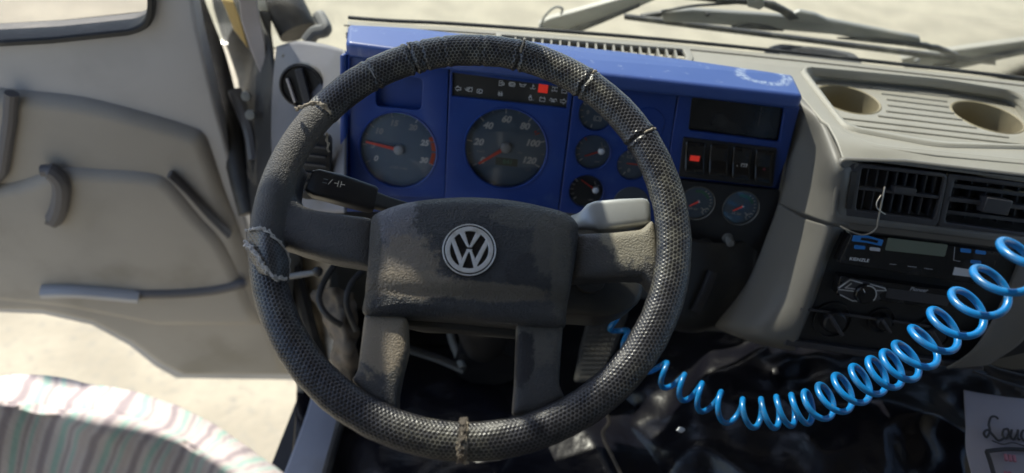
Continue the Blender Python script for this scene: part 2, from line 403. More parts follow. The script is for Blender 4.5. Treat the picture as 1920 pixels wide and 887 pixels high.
        if bevel: k = o.modifiers.new('b', 'BEVEL'); k.width = bevel; k.segments = 3; k.limit_method = 'ANGLE'; k.angle_limit = radians(40); k.harden_normals = False
        if solid: k = o.modifiers.new('so', 'SOLIDIFY'); k.thickness = solid; k.offset = 0
        if subsurf: k = o.modifiers.new('su', 'SUBSURF'); k.levels = k.render_levels = subsurf
        return o

# ================================================================== THE SETTING
G0 = Frame((0, 0, 0), (0, 0, 1))
b = MB(); b.add([(-60, -20, 0), (60, -20, 0), (60, 90, 0), (-60, 90, 0)], [(0, 1, 2, 3)])
tag(b.build('ground', 'concrete'), kind='structure')

# cab body round the camera: roof, back wall, right side, floor and firewall shade the inside as in the truck
cab = thing('cab_body', 'beige lined truck cab with roof, back wall and sides around the driver', 'cab', (0, .3, H-1.05))
def slab(name, x0, x1, y0, y1, z0, z1, m, parent=cab):
    b = MB(); b.prism(G0, [(x0, y0), (x1, y0), (x1, y1), (x0, y1)], z0, z1); return b.build(name, m, parent)
slab('roof', -.72, 1.75, -.75, 1.00, H+.62, H+.68, 'shell')
slab('back_wall', -.72, 1.75, -.81, -.75, H-1.05, H+.64, 'shell')
slab('side_wall', 1.70, 1.76, -.75, 1.15, H-1.05, H-.40, 'shell')
slab('side_post', 1.70, 1.76, -.75, -.25, H-.40, H+.64, 'shell')
slab('side_rail', -.72, -.64, -.75, -.20, H-1.05, H+.64, 'shell')
slab('firewall', -.41, -.18, 1.055, 1.065, H-1.15, H-.50, 'shell')
slab('foot_wall', -.36, -.35, .80, 1.10, H-1.12, H-.70, 'shell')
slab('firewall', -.30, 1.70, 1.10, 1.12, H-1.15, H-.50, 'shell')
slab('floor_panel', -.37, 1.70, -.75, 1.12, H-1.12, H-1.08, 'floor')
slab('front_post', 1.62, 1.72, 1.02, 1.16, H-.42, H+.64, 'shell')
slab('header_rail', -.72, 1.75, .985, 1.03, H+.54, H+.66, 'shell')

MB().tube([V((-.56, 1.17, H-.37)), V((-.60, 1.17, H+.10)), V((-.80, 1.16, H+.30)), V((-.95, 1.12, H+.64))], .065, 14).build('corner_post', 'shell', cab)
VF = Frame((0, .92, H), (0, -1, 0))
MB().plate(VF, [rnd([(-.445, .0), (-.445, .135), (-.505, .14), (-.505, .172), (-.440, .198), (-.424, .228), (-.42, .262), (-.33, .262), (-.30, .238), (-.232, .185), (-.208, .150), (-.16, .05), (-.16, -.02)], .006)], -.004, .004, .003).build('sun_blocker', 'shell', cab)  # unseen panel added to block the sun, outline cut for the hub's light patches
MB().tube([V((-.40, .92, H+.255)), V((-.40, .97, H+.56))], .006, 8).build('blocker_stem', 'shell', cab)  # rod carrying the added sun-blocking panel
MB().plate(VF.off(-.012), [rnd([(-.455, .150), (-.456, .200), (-.508, .232), (-.536, .275), (-.60, .33), (-.70, .40), (-.70, .16), (-.56, .155)], .006)], -.004, .004, .003).build('side_blocker', 'shell', cab)  # second unseen panel, added to shade left of the hub's sun patch

# windscreen pane
def glassmat(name, tr=.93, tint=(1, 1, 1)):
    m = bpy.data.materials.new(name); m.use_nodes = True; N = m.node_tree.nodes; L = m.node_tree.links
    N.remove(N['Principled BSDF']); o = N['Material Output']
    t = N.new('ShaderNodeBsdfTransparent'); t.inputs[0].default_value = (tr*tint[0], tr*tint[1], tr*tint[2], 1)
    gl = N.new('ShaderNodeBsdfGlossy'); gl.inputs['Roughness'].default_value = .03
    fr = N.new('ShaderNodeFresnel'); fr.inputs[0].default_value = 1.35; mx = N.new('ShaderNodeMixShader')
    L.new(fr.outputs[0], mx.inputs[0]); L.new(t.outputs[0], mx.inputs[1]); L.new(gl.outputs[0], mx.inputs[2]); L.new(mx.outputs[0], o.inputs[0]); return m
M['glass'] = glassmat('windscreen_glass', .94, (.98, 1, .98))
b = MB(); b.prism(WS, [(-.62, -.15), (1.70, -.15), (1.70, 1.06), (-.62, 1.06)], -.004, 0)
ws = b.build('windscreen', 'glass'); tag(ws, 'clear windscreen pane rising behind the dashboard', 'windscreen')

# ================================================================== DASHBOARD (beige)
dash = thing('dashboard', 'beige moulded truck dashboard with cup tray and air vents', 'dashboard', (.4, .95, H-.6))
def T(*p): return TOP.P(*p)
edge = T((652, 38), (730, 44), (840, 49), (1040, 63), (1240, 79), (1480, 103), (1700, 127), (1920, 152), (2150, 180))
outl = edge + T((2150, 330), (1940, 309), (1760, 292), (1640, 276), (1585, 254), (1540, 225), (1490, 165), (1300, 135), (1120, 112), (840, 82), (648, 60))
tray_o = rnd(T((1497, 128), (1760, 152), (1905, 175), (1985, 262), (1980, 280), (1760, 275), (1585, 243)), .022)
dv = rnd(T((940, 66), (1290, 94), (1296, 108), (1290, 118), (940, 92)), .006)
b = MB(); b.plate(TOP, [outl, tray_o, dv], -.012, 0, .003); top = b.build('dash_top', 'dash', dash)
# dark seal along the glass
b = MB(); e2 = [TOP.w(x, y+.004, .003) for x, y in edge]; b.tube(crom(e2, 4), .0032, 8); b.build('glass_seal', 'wiperdark', dash)
b = MB(); e2 = [TOP.w(x, y-.022, .0005) for x, y in edge]; b.tube(crom(e2, 4), .0014, 6); b.build('seam_line', 'cheek', top)
# defroster outlet with thin fins
b = MB(); b.plate(TOP, [rnd(T((930, 63), (1292, 91), (1300, 110), (1295, 122), (930, 96)), .008), rnd(T((940, 68), (1280, 95), (1286, 108), (1283, 114), (940, 88)), .004)], -.004, .003, .0015)
df = b.build('defroster_vent', 'dash', dash)
b = MB(); b.plate(TOP, [rnd(T((925, 60), (1300, 90), (1300, 125), (925, 95)), .005)], -.05, -.04, .001); b.build('duct_floor', 'black', df)
p0, p1 = TOP.at(960, 80), TOP.at(1280, 106)
for k in range(19):
    q = p0.lerp(p1, (k+.3)/19); b = MB(); b.prism(TOP, rect(q.x, q.y-1-.02, .0028, .10), -.022, .001); b.build('fin', 'dash', df)
b = MB(); b.prism(TOP, [(p0.x-.02, p0.y-1+.000), (p1.x+.005, p1.y-1+.002), (p1.x+.005, p1.y-1+.0035), (p0.x-.02, p0.y-1+.0015)], -.014, -.004); b.build('fin', 'dash', df)
# cup tray
b = MB(); TF = TOP.off(-.018); inner = rnd(TF.P((1524, 148), (1755, 168), (1893, 191), (1950, 262), (1945, 282), (1760, 268), (1588, 243)), .02)
n = 64
def resamp(p, n):
    q = [V(a) for a in p]+[V(p[0])]; d = [0]
    for a, c in zip(q[:-1], q[1:]): d.append(d[-1]+(c-a).length)
    out = []; j = 0
    for k in range(n):
        t = d[-1]*k/n
        while d[j+1] < t: j += 1
        f = (t-d[j])/max(d[j+1]-d[j], 1e-9); w = q[j].lerp(q[j+1], f); out.append((w.x, w.y))
    return out
ro, ri = resamp(tray_o, 96), resamp(inner, 96)
prof = [(-.10, -.001), (.0, .0035), (.10, .004), (.20, .003), (.35, -.001), (.8, -.014), (.92, -.0170), (1.0, -.0178), (1.03, -.022)]
vs = []; fs = []
for t, z in prof:
    for a, c in zip(ro, ri): vs.append(TOP.w(a[0]+(c[0]-a[0])*t, a[1]+(c[1]-a[1])*t, z))
for j in range(len(prof)-1):
    for k in range(96): fs.append((j*96+k, j*96+(k+1) % 96, (j+1)*96+(k+1) % 96, (j+1)*96+k))
b.add(vs, fs); rim = b.build('cup_tray', 'dash', dash, ang=60)
cups = []
for px, py, w in ((1590, 186, 102), (1851, 219, 106)):
    x, y = TF.p2(px, py); cups.append((x, y, TF.px(w, px, py)/2))
b = MB(); b.plate(TF, [resamp(inner, 96)]+[circ(x, y, r, 48) for x, y, r in cups], -.004, 0, .0008); b.build('tray_floor', 'dash', rim)
for x, y, r in cups:
    b = MB(); b.lathe2(TF, x, y, [(r+.004, -.001), (r+.001, .0012), (r-.001, 0), (r-.004, -.095), (.001, -.096)], n=48); b.build('cup_well', 'well', rim, ang=50)
for a, c in (((1636, 165), (1778, 182)), ((1652, 176), (1775, 191)), ((1662, 187), (1778, 201)), ((1664, 198), (1788, 213)), ((1661, 209), (1803, 225)), ((1646, 218), (1830, 240)), ((1575, 222), (1890, 258)), ((1583, 234), (1930, 273))):
    A, B = TF.at(*a), TF.at(*c); b = MB(); b.tube([A.lerp(B, k/4) for k in range(5)], .0022, 8); b.build('ridge', 'dash', rim)
# front roll of the dash and vent face
def c_(px, py, d=0): return CP.at(px, py, d)
def t_(px, py, d=0): return TOP.at(px, py, d)
rows = [[t_(1545, 225, -.002), t_(1630, 268, -.001), t_(1760, 284, -.001), t_(1930, 301, -.001), t_(2150, 325, -.001)],
        [t_(1566, 262, -.003), t_(1640, 282, -.003), t_(1762, 294, -.003), t_(1932, 312, -.003), t_(2150, 338, -.003)],
        [c_(1580, 300, -.003), c_(1640, 306, -.002), c_(1762, 311, -.002), c_(1935, 331, -.002), c_(2150, 356, -.002)]]
b = MB(); b.grid(rows, 10, 6); b.build('dash_front_roll', 'dash', dash, ang=60, solid=.003)
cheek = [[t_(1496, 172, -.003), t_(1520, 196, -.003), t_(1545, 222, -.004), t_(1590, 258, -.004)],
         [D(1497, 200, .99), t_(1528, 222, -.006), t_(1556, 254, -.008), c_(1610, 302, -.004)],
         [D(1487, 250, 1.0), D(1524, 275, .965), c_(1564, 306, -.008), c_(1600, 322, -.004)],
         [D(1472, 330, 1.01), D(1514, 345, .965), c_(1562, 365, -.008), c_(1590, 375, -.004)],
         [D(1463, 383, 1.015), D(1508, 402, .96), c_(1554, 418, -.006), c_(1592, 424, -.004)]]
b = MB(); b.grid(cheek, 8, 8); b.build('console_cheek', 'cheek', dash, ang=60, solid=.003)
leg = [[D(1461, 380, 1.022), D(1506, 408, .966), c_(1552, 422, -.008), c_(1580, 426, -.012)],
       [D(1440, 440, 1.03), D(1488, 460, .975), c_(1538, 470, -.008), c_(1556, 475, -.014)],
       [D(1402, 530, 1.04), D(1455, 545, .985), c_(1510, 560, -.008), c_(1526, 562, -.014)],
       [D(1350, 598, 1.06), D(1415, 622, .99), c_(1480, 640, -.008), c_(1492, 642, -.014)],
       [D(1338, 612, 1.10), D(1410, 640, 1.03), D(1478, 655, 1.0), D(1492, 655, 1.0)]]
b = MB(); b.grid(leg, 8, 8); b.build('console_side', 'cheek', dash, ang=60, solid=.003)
# vent housing
vo = rnd(CP.P((1574, 296), (1700, 300), (2150, 352), (2150, 500), (1920, 462), (1700, 434), (1560, 417)), .012)
vh = rnd(CP.P((1592, 306), (1700, 312), (2100, 362), (2100, 470), (1920, 444), (1700, 418), (1567, 402)), .014)
b = MB(); b.plate(CP, [vo, vh], -.012, .0, .004); b.build('vent_surround', 'cheek', dash, ang=50)
vent = MB().plate(CP, [rnd(CP.P((1590, 304), (1781, 326), (1760, 428), (1565, 405)), .010), rnd(CP.P((1618, 316), (1775, 334), (1754, 412), (1606, 394)), .004)], -.010, -.002, .002).build('air_vent', 'vent', dash)
MB().plate(CP, [rnd(CP.P((1782, 326), (2110, 366), (2110, 474), (1920, 449), (1761, 428)), .006), rnd(CP.P((1794, 338), (2085, 374), (2080, 460), (1920, 437), (1775, 417)), .004)], -.012, -.003, .002).build('second_frame', 'vent', vent)
MB().prism(CP, CP.P((1660, 305), (2120, 365), (2120, 490), (1640, 425)), -.070, -.062).build('duct', 'black', vent)
for k in range(8):
    f = (k+.5)/8; a = CP.p2(1620+150*f, 318+12*f); c = CP.p2(1606+146*f, 396+14*f)
    MB().prism(CP, [(a[0]-.001+.006, a[1]), (a[0]+.001+.006, a[1]), (c[0]+.001+.006, c[1]), (c[0]-.001+.006, c[1])], -.034, -.014).build('blade', 'vent', vent)
for k in range(9):
    f = (k+.5)/9; a = CP.p2(1800+270*f, 340+33*f); c = CP.p2(1782+280*f, 412+38*f)
    MB().prism(CP, [(a[0]-.001, a[1]), (a[0]+.001, a[1]), (c[0]+.001, c[1]), (c[0]-.001, c[1])], -.044, -.024).build('blade', 'vent', vent)
def bar(fr, a, c, w, z0, z1):
    a, c = V(a), V(c); d = (c-a).normalized(); n = V((-d.y, d.x))*w/2
    return MB().prism(fr, [tuple(a+n), tuple(a-n), tuple(c-n), tuple(c+n)], z0, z1)
bar(CP, CP.p2(1612, 354), CP.p2(1764, 372), .0045, -.016, -.004).build('cross_blade', 'vent', vent, bevel=.0008)
bar(CP, CP.p2(1676, 355), CP.p2(1716, 360), .0085, -.012, .003).build('vent_tab', 'vent', vent, bevel=.001)
bar(CP, CP.p2(1782, 374), CP.p2(2075, 408), .006, -.016, -.001).build('cross_blade', 'vent', vent, bevel=.0008)
bar(CP, CP.p2(1840, 381), CP.p2(1888, 388), .020, -.008, .008).build('vent_tab', 'vent', vent, bevel=.0015)
bar(CP, CP.p2(1796, 352), CP.p2(2075, 388), .005, -.03, -.012).build('cross_blade', 'vent', vent)
bar(CP, CP.p2(1782, 402), CP.p2(2075, 438), .005, -.03, -.014).build('cross_blade', 'vent', vent)
bar(CP, CP.p2(1603, 322), CP.p2(1592, 392), .0075, -.003, .0005).build('vent_thumbwheel', 'rubber', vent, bevel=.001)
# dark console behind the radios with the heater knobs
con = MB().prism(CP, CP.P((1580, 440), (2150, 500), (2150, 620), (1850, 690), (1650, 664), (1478, 640)), -.020, -.014).build('console_panel', 'black', dash)
MB().tube([CP.at(*p, -.008) for p in ((1500, 578), (1700, 606), (1800, 622), (1860, 632))], .0022, 6).build('trim_line', 'vent', con)
for px, py, r in ((1567, 607, 37), (1660, 608, 26), (1755, 633, 36)):
    x, y = CP.p2(px, py); R = CP.px(r*2, px, py)/2
    k = MB().ring(CP, x, y, R*.93, R, -.014, -.0105).lathe(CP, x, y, [(R*.62, -.014), (R*.58, -.002), (R*.5, 0), (0, .0005)]).build('heater_knob', 'black', dash)
    bar(CP, (x-R*.45, y+R*.42), (x+R*.42, y-R*.55), R*.2, -.001, .006).build('grip', 'vent', k, bevel=.001)
MB().prism(CP, CP.P((1478, 640), (1650, 664), (1850, 690), (1850, 700), (1640, 676), (1472, 652)), -.02, -.006).build('console_lip', 'vent', dash, bevel=.002)
# right end of the console
rr = [[D(1915, 470, .93), D(1975, 480, .90)], [D(1880, 560, .94), D(1950, 580, .92)], [D(1830, 650, .95), D(1915, 640, .95)], [D(1775, 690, .97), D(1850, 684, .97)]]
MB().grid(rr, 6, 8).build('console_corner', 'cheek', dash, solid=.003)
MB().prism(CP, CP.P((1895, 600), (1990, 612), (1990, 690), (1880, 672)), -.10, -.055).build('lower_shelf', 'black', dash, bevel=.004)
MB().tube([D(*p, 1.0) for p in ((1820, 672), (1870, 692), (1925, 706))], .0022, 6).build('trim_line', 'column', dash)
MB().tube([D(*p, 1.0) for p in ((1825, 696), (1880, 716), (1930, 730))], .0022, 6).build('trim_line', 'column', dash)
# left end of the dash with round and square outlets
lend = [[D(520, 88, 1.16), D(560, 78, 1.13), D(610, 84, 1.10), D(648, 95, 1.06)], [D(512, 180, 1.15), D(550, 180, 1.10), D(600, 190, 1.06), D(650, 200, 1.02)],
        [D(512, 290, 1.14), D(548, 290, 1.08), D(598, 290, 1.04), D(648, 295, 1.0)], [D(530, 400, 1.12), D(565, 400, 1.07), D(605, 400, 1.03), D(648, 400, .99)]]
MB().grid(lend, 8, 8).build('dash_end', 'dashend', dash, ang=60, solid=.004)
LF = Frame(D(565, 170, 1.075), (.12, -.93, .30))
x, y = LF.p2(567, 160); R = LF.px(80, 567, 160)/2
k = MB().lathe(LF, x, y, [(R*1.05, -.01), (R*1.05, .006), (R*.95, .010), (R*.88, .004), (0, .003)]).build('round_vent', 'black', dash)
bar(LF, (x-R*.10, y+R*.8), (x+R*.32, y-R*.75), R*.34, .003, .016).build('slat', 'vent', k, bevel=.001)
bar(LF, (x-R*.65, y+R*.3), (x-R*.28, y-R*.8), R*.12, .003, .012).build('slat', 'pale', k, bevel=.001)
LG = Frame(D(590, 310, 1.005), (.12, -.95, .26))
o = rnd(LG.P((566, 252), (622, 250), (622, 374), (560, 372)), .014)
k = MB().plate(LG, [o], -.01, .005, .003).build('side_vent', 'black', dash)
for j in range(6):
    bar(LG, LG.p2(570, 270+17*j), LG.p2(612, 275+17*j), .003, .004, .010).build('slat', 'vent', k)
# grey padded underside
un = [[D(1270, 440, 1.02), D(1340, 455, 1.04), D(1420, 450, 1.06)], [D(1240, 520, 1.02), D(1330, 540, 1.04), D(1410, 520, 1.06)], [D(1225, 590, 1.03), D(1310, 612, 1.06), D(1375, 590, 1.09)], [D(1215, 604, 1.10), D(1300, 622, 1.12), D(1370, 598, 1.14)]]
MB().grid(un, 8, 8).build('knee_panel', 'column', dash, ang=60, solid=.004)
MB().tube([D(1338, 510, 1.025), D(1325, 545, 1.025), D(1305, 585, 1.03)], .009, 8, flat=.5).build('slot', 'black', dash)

# ================================================================== INSTRUMENT CLUSTER (blue)
cl = thing('instrument_cluster', 'blue instrument cluster with round gauges behind the steering wheel', 'instrument panel', (.1, .92, H-.7))
ho = rnd(HOOD.P((652, 44), (770, 50), (1000, 76), (1180, 96), (1290, 110), (1488, 139), (1508, 180), (1120, 138), (840, 105), (648, 80)), .008)
MB().plate(HOOD, [ho], -.022, 0, .007, bres=4).build('hood', 'hood', cl, ang=60, uvf=HOOD)
MB().prism(GP, GP.P((641, 100), (1502, 190), (1438, 500), (1272, 480), (1240, 404), (641, 404)), -.05, -.016).build('housing', 'blue', cl)
MB().prism(GP, GP.P((641, 100), (652, 100), (652, 388), (641, 386)), -.006, .012).build('side_cheek', 'blue', cl, bevel=.003)
holes = []
def cen(px, py, r): x, y = GP.p2(px, py); return x, y, GP.px(2*r, px, py)/2
TA, SP = cen(746, 283, 71), cen(948, 280, 76)
SM = [cen(1118, 213, 33), cen(1111, 286, 33), cen(1099, 359, 32), cen(1187, 309, 30), cen(1215, 232, 31), cen(1183, 382, 34)]
ol = rnd(GP.P((655, 105), (841, 125), (834, 372), (655, 366)), .003)
MB().plate(GP, [ol, circ(*TA[:2], TA[2], 64), rnd(GP.P((706, 138), (793, 147), (790, 207), (704, 199)), .008)], -.006, .0, .0012).build('left_panel', 'blue', cl)
ol = rnd(GP.P((844, 126), (1076, 152), (1046, 398), (834, 374)), .003)
strip = GP.P((848, 136), (1066, 165), (1062, 203), (847, 180))
MB().plate(GP, [ol, circ(*SP[:2], SP[2], 64), strip], -.006, .0, .0012).build('middle_panel', 'blue', cl)
ol = rnd(GP.P((1079, 153), (1270, 174), (1236, 420), (1048, 398)), .003)
MB().plate(GP, [ol]+[circ(x, y, r, 40) for x, y, r in SM[:4]], -.006, .0, .0012).build('right_panel', 'blue', cl)
MB().lathe(GP, *SM[4][:2], [(SM[4][2], 0), (SM[4][2]*.97, .0012), (0, .0013)]).build('blank_cover', 'blue', cl)
MB().lathe(GP, *SM[5][:2], [(SM[5][2], 0), (SM[5][2]*.97, .0012), (0, .0013)]).build('blank_cover', 'dialdark', cl)
M['gglass'] = glassmat('gauge_glass', .97)
def gauge(name, c, depth, needle, nlen, capr, marks, face='dial', w=None, glass=True):
    x, y, r = c; g = MB(); g.lathe(GP, x, y, [(r*1.02, -depth), (0, -depth)])
    g = MB().prism(GP, circ(x, y, r*1.03, 48), -depth-.002, -depth); z = -depth+.0004; marks(g, x, y, r, z)
    d = g.build(name, [face, 'white', 'dimwhite', 'orange', 'green', 'red', 'lcddark'], cl, fix=False)
    MB().lathe2(GP, x, y, [(r*1.005, -depth), (r*1.005, .001), (r*1.035, .0016), (r*1.05, .0002), (r*1.05, -depth)], n=64).build('bezel', 'wiper' if name[0] == 'a' else 'blue', d, ang=60)
    if needle is not None:
        nx, ny = (w or (x, y)); a = radians(needle); u = V((cos(a), sin(a))); n = V((-u.y, u.x)); o = V((nx, ny)); L = nlen*r
        MB().prism(GP, [tuple(o+n*r*.045), tuple(o-n*r*.045), tuple(o+u*L-n*r*.026), tuple(o+u*L+n*r*.026)], -depth+.0035, -depth+.005).build('needle', 'needle', d)
        MB().lathe(GP, nx, ny, [(capr, -depth), (capr, -depth+.006), (capr*.8, -depth+.008), (0, -depth+.0085)], n=24).build('needle_cap', 'cap', d, ang=60)
    if glass: MB().prism(GP, circ(x, y, r*1.004, 48), -.0022, -.0014).build('glass_cover', 'gglass', d)
def pol(x, y, r, a): return x+r*cos(radians(a)), y+r*sin(radians(a))
def tick(g, x, y, r0, r1, a, w, z, mi):
    p, q = V(pol(x, y, r0, a)), V(pol(x, y, r1, a)); g.stroke(GP, [p, q], w, z, mi)
def m_tach(g, x, y, r, z):
    for t, a in (('0', 208), ('5', 178), ('10', 143), ('15', 104), ('20', 62), ('25', 20), ('30', -20)):
        px, py = pol(x, y, r*.70, a); g.text(GP, t, px, py, r*.21, z, 1 if int(t) > 20 or t == '0' else 2, .25, bold=.0006)
        tick(g, x, y, r*.86, r*.98, a, r*.022, z, 1 if int(t) > 15 else 2)
    for a in (160, 124, 83, 41): tick(g, x, y, r*.9, r*.97, a, r*.015, z, 2)
    g.arc(GP, x, y, r*.94, r*.985, 62, 103, z, 4)
    for a0, a1 in ((19.5, 27), (3, 17.5), (-20, 0)): g.arc(GP, x, y, r*.86, r*.97, a0, a1, z+.0002, 3)
    g.text(GP, 'x100 r/min', x+r*.0, y-r*.52, r*.11, z, 2, .2)
gauge('tachometer', TA, .010, 172, .88, TA[2]*.135, m_tach)
def m_speed(g, x, y, r, z):
    for k, t in enumerate(('0', '20', '40', '60', '80', '100', '120')):
        a = 216-40.2*k; q = .66 if len(t) > 2 else .70
        px, py = pol(x, y, r*q, a); g.text(GP, t, px, py, r*.23, z, 1, .25, bold=.0006); tick(g, x, y, r*.86, r*.97, a, r*.022, z, 1)
        if k < 6: tick(g, x, y, r*.9, r*.97, a-20, r*.015, z, 2)
    g.arc(GP, x, y, r*.80, r*.86, 33, 36, z, 3); tick(g, x, y, r*.80, r*.90, 30, r*.025, z, 3)
    g.text(GP, 'km/h', x-r*.62, y-r*.18, r*.10, z, 2, .2); g.text(GP, 'km', x+r*.36, y-r*.10, r*.09, z, 2, .2)
    g.text(GP, '125', x+r*.60, y-r*.52, r*.10, z, 2, .2)
    g.prism(GP, rect(x+r*.05, y-r*.38, r*.56, r*.20), z-.001, z, 6); g.text(GP, '841', x+r*.08, y-r*.38, r*.17, z+.0003, 4, 0)
gauge('speedometer', SP, .012, 217, .80, SP[2]*.135, m_speed)
def m_small(lo, hi, icon, redat=None, arc=None):
    def f(g, x, y, r, z):
        for k in range(5):
            a = lo+(hi-lo)*k/4; tick(g, x, y, r*.74, r*.9, a, r*.06, z, 3 if redat == k else (1 if k in (0, 4) else 2))
        if arc: g.arc(GP, x, y, r*.66, r*.92, arc[0], arc[1], z+.0002, 4)
        for s_, tx, ty, sz in icon: g.text(GP, s_, x+r*tx, y+r*ty, r*sz, z, 1)
        if not icon: g.stroke(GP, [(x+r*.45, y+r*.55), (x+r*.55, y+r*.30), (x+r*.75, y+r*.35)], r*.05, z, 2); g.stroke(GP, [(x+r*.25, y-r*.6), (x+r*.5, y-r*.6)], r*.05, z, 2)
    return f
def brk(g, x, y, r, z):
    m_small(150, 260, [('0', -.45, -.05, .3)])(g, x, y, r, z); g.ring(GP, x+r*.15, y-r*.35, r*.11, r*.15, z-.0003, z, 1, 20)
    g.arc(GP, x+r*.15, y-r*.35, r*.2, r*.24, 130, 230, z, 1, 8); g.arc(GP, x+r*.15, y-r*.35, r*.2, r*.24, -50, 50, z, 1, 8)
gauge('brake_pressure_gauge', SM[0], .008, None, 0, 0, brk)
gauge('oil_gauge', SM[1], .008, 204, 1.0, SM[1][2]*.2, m_small(125, 225, [], redat=0), w=(SM[1][0]+SM[1][2]*.5, SM[1][1]+SM[1][2]*.10))
gauge('coolant_gauge', SM[2], .008, 150, 1.05, SM[2][2]*.2, m_small(140, 225, []), face='dialdark', w=(SM[2][0]+SM[2][2]*.55, SM[2][1]+SM[2][2]*.10))
gauge('fuel_gauge', SM[3], .008, 180, .9, SM[3][2]*.15, m_small(120, 240, [('1/2', -.25, .4, .34), ('0', -.15, -.5, .34)]), w=(SM[3][0]+SM[3][2]*.5, SM[3][1]))
# warning lamp strip and its symbols
wf = GP.off(-.005)
x0, y0 = wf.p2(848, 136); x1, y1 = wf.p2(1066, 165)
g = MB().prism(wf, wf.P((846, 134), (1068, 163), (1064, 205), (845, 182)), -.002, 0)
w_ = .00055; zz = .0004
def ic(px, py): return wf.p2(px, py)
U_ = .0042
def icon(kind, px, py):
    x, y = ic(px, py); u = U_
    def st(pts, cl_=False): g.stroke(wf, [(x+a*u, y+b*u) for a, b in pts], w_, zz, 1, cl_)
    if kind == 'left': st([(-1, 0), (-.1, .9), (-.1, .4), (.9, .4), (.9, -.4), (-.1, -.4), (-.1, -.9)], True)
    if kind == 'right': st([(1, 0), (.1, .9), (.1, .4), (-.9, .4), (-.9, -.4), (.1, -.4), (.1, -.9)], True)
    if kind == 'lamp': st([(0, .7), (.9, .5), (.9, -.5), (0, -.7)], True); st([(-.9, .5), (-.3, .5)]); st([(-.9, 0), (-.3, 0)]); st([(-.9, -.5), (-.3, -.5)])
    if kind == 'trailer': st([(-.6, .6), (1.1, .8), (1.1, -.5), (-.3, -.6)], True); st([(-1.2, .3), (-.9, -.3), (-.2, -.2), (.3, .5)])
    if kind == 'pump': st([(-.7, -.8), (-.7, .8), (.3, .8), (.3, -.8)], True); st([(-.7, .1), (.3, .1)]); st([(.3, .4), (.9, .2), (.9, -.6), (.4, -.4)])
    if kind == 'brake': g.ring(wf, x, y, u*.55, u*.72, 0, zz, 1, 20); g.arc(wf, x, y, u*.95, u*1.1, 130, 230, zz, 1, 8); g.arc(wf, x, y, u*.95, u*1.1, -50, 50, zz, 1, 8); st([(0, .35), (0, -.3)])
    if kind == 'oil': st([(-1.1, .5), (-.6, -.4), (.5, -.4), (1.1, .5), (.2, .2), (-.5, .2)], True)
    if kind == 'temp': st([(0, .9), (0, -.3)]); st([(0, .6), (.4, .6)]); st([(0, .2), (.4, .2)]); st([(-.9, -.4), (-.4, -.7), (0, -.4), (.4, -.7), (.9, -.4)])
    if kind == 'axle': st([(-.8, .6), (.8, .6)]); st([(-.8, -.6), (.8, -.6)]); st([(-.8, .9), (-.8, .3)]); st([(.8, .9), (.8, .3)]); st([(-.8, -.9), (-.8, -.3)]); st([(.8, -.9), (.8, -.3)]); st([(0, .6), (0, -.6)])
    if kind == 'box': st([(-.8, .3), (-.5, .9), (.5, .9), (.8, .3), (.8, -.8), (-.8, -.8)], True); st([(-.8, .2), (.8, .2)])
    if kind == 'battery': st([(-.9, .4), (.9, .4), (.9, -.7), (-.9, -.7)], True); st([(-.6, .4), (-.6, .8)]); st([(.6, .4), (.6, .8)])
    if kind == 'coil': st([(-1.2, -.2), (-.9, .6), (-.4, .4), (-.6, -.5), (-.1, -.5), (0, .5)]); st([(0, .5), (.1, -.5), (.6, -.5), (.4, .4), (.9, .6), (1.2, -.2)])
    if kind == 'plug': st([(-.4, .8), (-.4, -.8)]); st([(.4, .8), (.4, -.8)]); st([(-.8, .2), (.8, .2)]); st([(-.8, -.3), (.8, -.3)])
    if kind == 'belt': g.ring(wf, x-u*.3, y+u*.5, u*.2, u*.35, 0, zz, 1, 12); st([(-.8, .1), (-.6, -.8), (.3, -.8), (.1, .1)], True); st([(.8, -.6), (.9, -.7)])
for k, px, py in (('left', 859, 166), ('trailer', 879, 168), ('lamp', 899, 171), ('pump', 940, 156), ('brake', 960, 158), ('oil', 980, 160), ('temp', 999, 163), ('axle', 1040, 167), ('box', 1058, 170),
                  ('plug', 938, 176), ('belt', 996, 183), ('battery', 1017, 186), ('coil', 1037, 188), ('right', 1056, 190)): icon(k, px, py)
ws_ = g.build('warning_light_strip', ['column', 'white'], cl, fix=False)
x, y = ic(1018.5, 165.5); MB().prism(wf, rect(x, y, .0135, .0128), 0, .001).build('red_warning_lamp', 'red', ws_, bevel=.0003)
